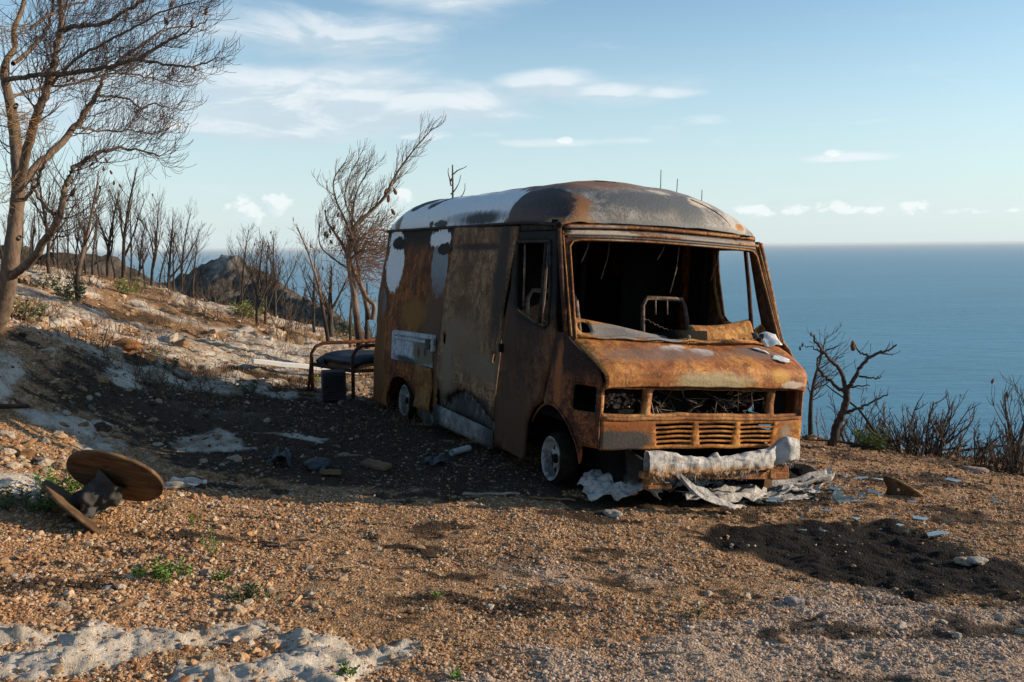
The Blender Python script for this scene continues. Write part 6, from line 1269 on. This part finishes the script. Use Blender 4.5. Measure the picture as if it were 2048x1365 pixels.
drape('melted_sheet', 'small grey scrap of melted mat left of the crossmember', 'melted plastic', [(1255, 985), (1310, 985), (1290, 955), (1262, 958)], M_MELT, 43, .14, ragged=.25)
drape('melted_sheet', 'pale torn ribbon of mat between the sheet and the beam', 'melted plastic', [(1395, 990), (1470, 992), (1500, 972), (1430, 968)], M_MELT, 44, .06, ragged=.25)
drape('melted_sheet', 'grey corrugated scrap lying under the bumper beam', 'melted plastic', [(1400, 982), (1490, 978), (1485, 962), (1405, 966)], M_GREYSILL, 45, .05, ragged=.1)
drape('melted_sheet', 'broad ash white mat lying below the left end of the beam', 'melted plastic', [(1300, 1004), (1430, 1006), (1420, 970), (1310, 968)], M_MELT, 48, .13, ragged=.2)
drape('melted_sheet', 'ash white torn mat right of the wooden block', 'melted plastic', [(1540, 1004), (1650, 1000), (1640, 978), (1550, 980)], M_MELT, 49, .06, ragged=.2)
drape('melted_sheet', 'dull grey sheet stretching towards the glass shards', 'melted plastic', [(1460, 1014), (1640, 1010), (1620, 992), (1480, 994)], M_MELT, 50, .04, ragged=.25)
def shell():
    a_, b_ = put(1545, 985), put(1660, 978); o0 = (a_ + b_) / 2; d = (b_ - a_); w = Vector((-d.y, d.x, 0)).normalized(); root = thing('plastic_trim', 'curved white plastic trim shell lying among the glass shards', 'plastic trim', o0)
    def fn(i, j):
        t = j - .5; return d * (i - .5) + w * (.16 * t * (1 - .3 * i)) + Vector((0, 0, .035 + .07 * (2 * t) ** 2 * (.5 + .5 * i) + .05 * i ** 3 + .01 * math.sin(i * 11)))
    MB().grid(26, 10, fn).build('shell', M_MELT, root, True, solid=.008)
    for i in (.3, .52, .74): MB().add([fn(i, .12), fn(i, .5), fn(i, .88), fn(i, .88) * 1 + Vector((0, 0, -.03)), fn(i, .12) + Vector((0, 0, -.03))], [(0, 1, 2, 3, 4)]).build('rib', M_MELT, root, False, solid=.008, offset=0)
shell()
c = put(1524, 978); tag(MB().box((0, 0, .06), (.13, .10, .12), (0, 0, .35)).build('wooden_block', M_WOOD, None, False, bevel=.008), 'wooden block propping the bumper beam', 'block').location = c
def m_glass_(g, b):
    b.inputs['Transmission Weight'].default_value = 0.0; b.inputs['Coat Weight'].default_value = .6; b.inputs['Coat Roughness'].default_value = .08
    n = g.noise(g.coord(), 14, 5, .7); return g.mix(g.step(n, .4, .65), (.07, .10, .10), (.24, .29, .28))
M_GLASS = material('crazed safety glass', m_glass_, .25, 0, .6)
rng = np.random.default_rng(66)
def shard(u, v, s, k, tilt, label='broken pane of crazed glass on the gravel before the van'):
    p = put(u, v); n = rng.integers(3, 6); a0 = rng.uniform(0, 6.28); ou = [(s * rng.uniform(.4, 1.5) * math.cos(a0 + 6.283 * i / n), s * rng.uniform(.4, 1.1) * math.sin(a0 + 6.283 * i / n)) for i in range(n)]
    z = [0.0, .006]; vs = [(x, y, zz) for zz in z for x, y in ou]; fs = [tuple(range(n - 1, -1, -1)), tuple(range(n, 2 * n))] + [(i, (i + 1) % n, n + (i + 1) % n, n + i) for i in range(n)]
    o = MB().add(vs, fs).build('glass_shard', M_GLASS, None, False); o.location = p + Vector((0, 0, .012 + abs(tilt) * s * .5)); o.rotation_euler = (rng.normal(0, .06) + tilt, rng.normal(0, .06), 0); tag(o, label, 'glass shard', 'broken glass on the gravel')
for k in range(64):
    if k < 40: u, v = rng.uniform(1480, 1750), rng.uniform(978, 1012)
    else: u, v = rng.uniform(1585, 1990), rng.uniform(935, 1080)
    shard(u, v, rng.uniform(.018, .065) * (1.1 if k < 40 else .7), k, rng.normal(0, .12) if k % 4 else rng.uniform(.3, .9))
for u, v in ((1655, 948), (1690, 958), (1720, 960), (1760, 965), (1860, 1075), (1880, 1072), (1840, 1042), (1905, 965), (1620, 940), (1605, 925)): shard(u, v, .06, 0, .0)
_mb = MB(); _r = random.Random(77)
for k in range(420):
    u_, v_ = (_r.uniform(1440, 1740), _r.uniform(975, 1014)) if k < 300 else (_r.uniform(1580, 1780), _r.uniform(925, 975)); p = hit(u_, v_); s_ = _r.uniform(.004, .016); z_ = p.z + .025 + _r.uniform(0, .02); a_ = _r.uniform(0, 6.28)
    _mb.add([(p.x + s_ * math.cos(a_ + t) * _r.uniform(.6, 1.4), p.y + s_ * math.sin(a_ + t), z_ + _r.uniform(-.006, .006)) for t in (0, 2.1, 4.2)], [(0, 1, 2)])
tag(_mb.build('glass_fragments', M_GLASS, None, False), kind='stuff')
def scrap():
    p = put(1800, 992); root = thing('rusty_scrap', 'bent triangular piece of rusty sheet metal standing on the right', 'metal scrap', p); s = p.y / 2000
    ou = [(-26, 0), (26, 0), (36, 6), (20, 18), (-5, 32), (-24, 36), (-28, 30), (-22, 14)]
    sheet([(x * s, y * s) for x, y in ou], [[(x * s, y * s) for x, y in ((-6, 10), (-1, 8), (2, 12), (-3, 15))]], .03, lambda x, y: Vector((x, -.60 * x - .5 * max(0, x - .06) + .25 * y + .02 * math.sin(x * 22), y))).build('sheet', rust_mat('scrap rust', (.035, .020, .010), (.085, .042, .016), (.17, .09, .032), (), False), root, True, solid=.008)
    MB().tube([Vector((x_ * s, -.60 * x_ * s - .5 * max(0, x_ * s - .06) + .25 * y_ * s, y_ * s)) for x_, y_ in ((-26, 35), (-5, 31), (20, 17), (36, 5))], .010, 6).build('lit_edge', rust_mat('lit rim of scrap', (.14, .08, .035), (.30, .18, .08), (.42, .26, .12), (), False), root)  # sunlit rim of the sheet painted as a paler rust tube
scrap()
def rubble(label, spots, mat, seed, name='char_lump', cat='charred debris', group=None):
    r_ = np.random.default_rng(seed)
    for k, (u, v, s) in enumerate(spots):
        me = rock_mesh(name, seed + k, 3); me.materials.append(mat); o = bpy.data.objects.new(name, me); COL.objects.link(o); o.location = put(u, v) + Vector((0, 0, s * .3)); o.scale = (s * 1.3, s, s); o.rotation_euler = (0, 0, r_.uniform(0, 6)); tag(o, label, cat, group)
rubble('lump of black charred debris under the front of the van', [(1340, 985, .07), (1365, 975, .06), (1390, 996, .05), (1350, 1000, .05), (1420, 1000, .04), (1300, 1000, .05), (1600, 955, .11), (1570, 965, .09), (1620, 968, .07), (1450, 984, .05)], M_CHAR, 900, group='charred lumps under the bumper')
M_TARP = material('dark grey sheeting', lambda g, b: (g.ramp(g.noise(g.coord(), 5, 6, .65), [(.3, (.018, .020, .022)), (.7, (.075, .082, .085))]), g.bump(g.noise(g.coord(), 18, 5, .7), .6, .02)), .6, 0, .35)
drape('torn_sheeting', 'torn dark sheeting lying flat on the dark ground left of the front wheel', 'plastic sheeting', [(820, 938), (905, 940), (900, 922), (840, 920)], M_TARP, 46, .05, ragged=.25)
drape('torn_sheeting', 'bluish torn sheeting in the shade beyond the cable drum', 'plastic sheeting', [(525, 940), (600, 945), (580, 915), (530, 918)], M_TARP, 47, .10, ragged=.25)
rubble('dark rounded lump beside the bluish sheeting', [(635, 940, .10)], M_TARP, 930, 'charred_lump')
def bottle():
    p = put(372, 978); root = thing('plastic_bottle', 'crushed clear plastic bottle lying right of the cable drum', 'bottle', p + Vector((0, 0, .04)))
    M_PET = material('clear plastic', lambda g, b: (g.put(b.inputs['Transmission Weight'], .7), g.mix(.5, (.75, .78, .78), (.6, .62, .62)))[1], .15, 0, .5)
    mb = MB().lathe([(.0, -.10), (.036, -.098), (.040, -.085), (.034, -.03), (.041, .0), (.036, .04), (.040, .055), (.030, .085), (.014, .105), (.014, .125)], 18, 'X'); 
    for v in mb.v: v.z *= .8 + .15 * math.sin(v.x * 60)
    mb.build('body', M_PET, root); MB().lathe([(.0, .142), (.016, .142), (.016, .122)], 12, 'X').build('cap', M_PLAS, root)
bottle()

# ------------------------------------------------------------------ sea haze
hz = MB().box((0, 0, 0), (2, 2, 2)).build('haze', None, None, False); hz.location = (0, 0, (-131.5 + 9) / 2); hz.scale = (95000, 95000, (131.5 + 9) / 2)
_hm = bpy.data.materials.new('sea haze'); _hm.use_nodes = True; _t = _hm.node_tree; _t.nodes.clear(); _go = NT(_t); _out = _go.add('ShaderNodeOutputMaterial'); _v = _go.add('ShaderNodeVolumePrincipled')
_v.inputs['Color'].default_value = (.80, .90, .96, 1); _v.inputs['Density'].default_value = 0.000022; _v.inputs['Anisotropy'].default_value = 0.0; _t.links.new(_v.outputs[0], _out.inputs['Volume']); hz.data.materials.append(_hm); tag(hz, kind='stuff')
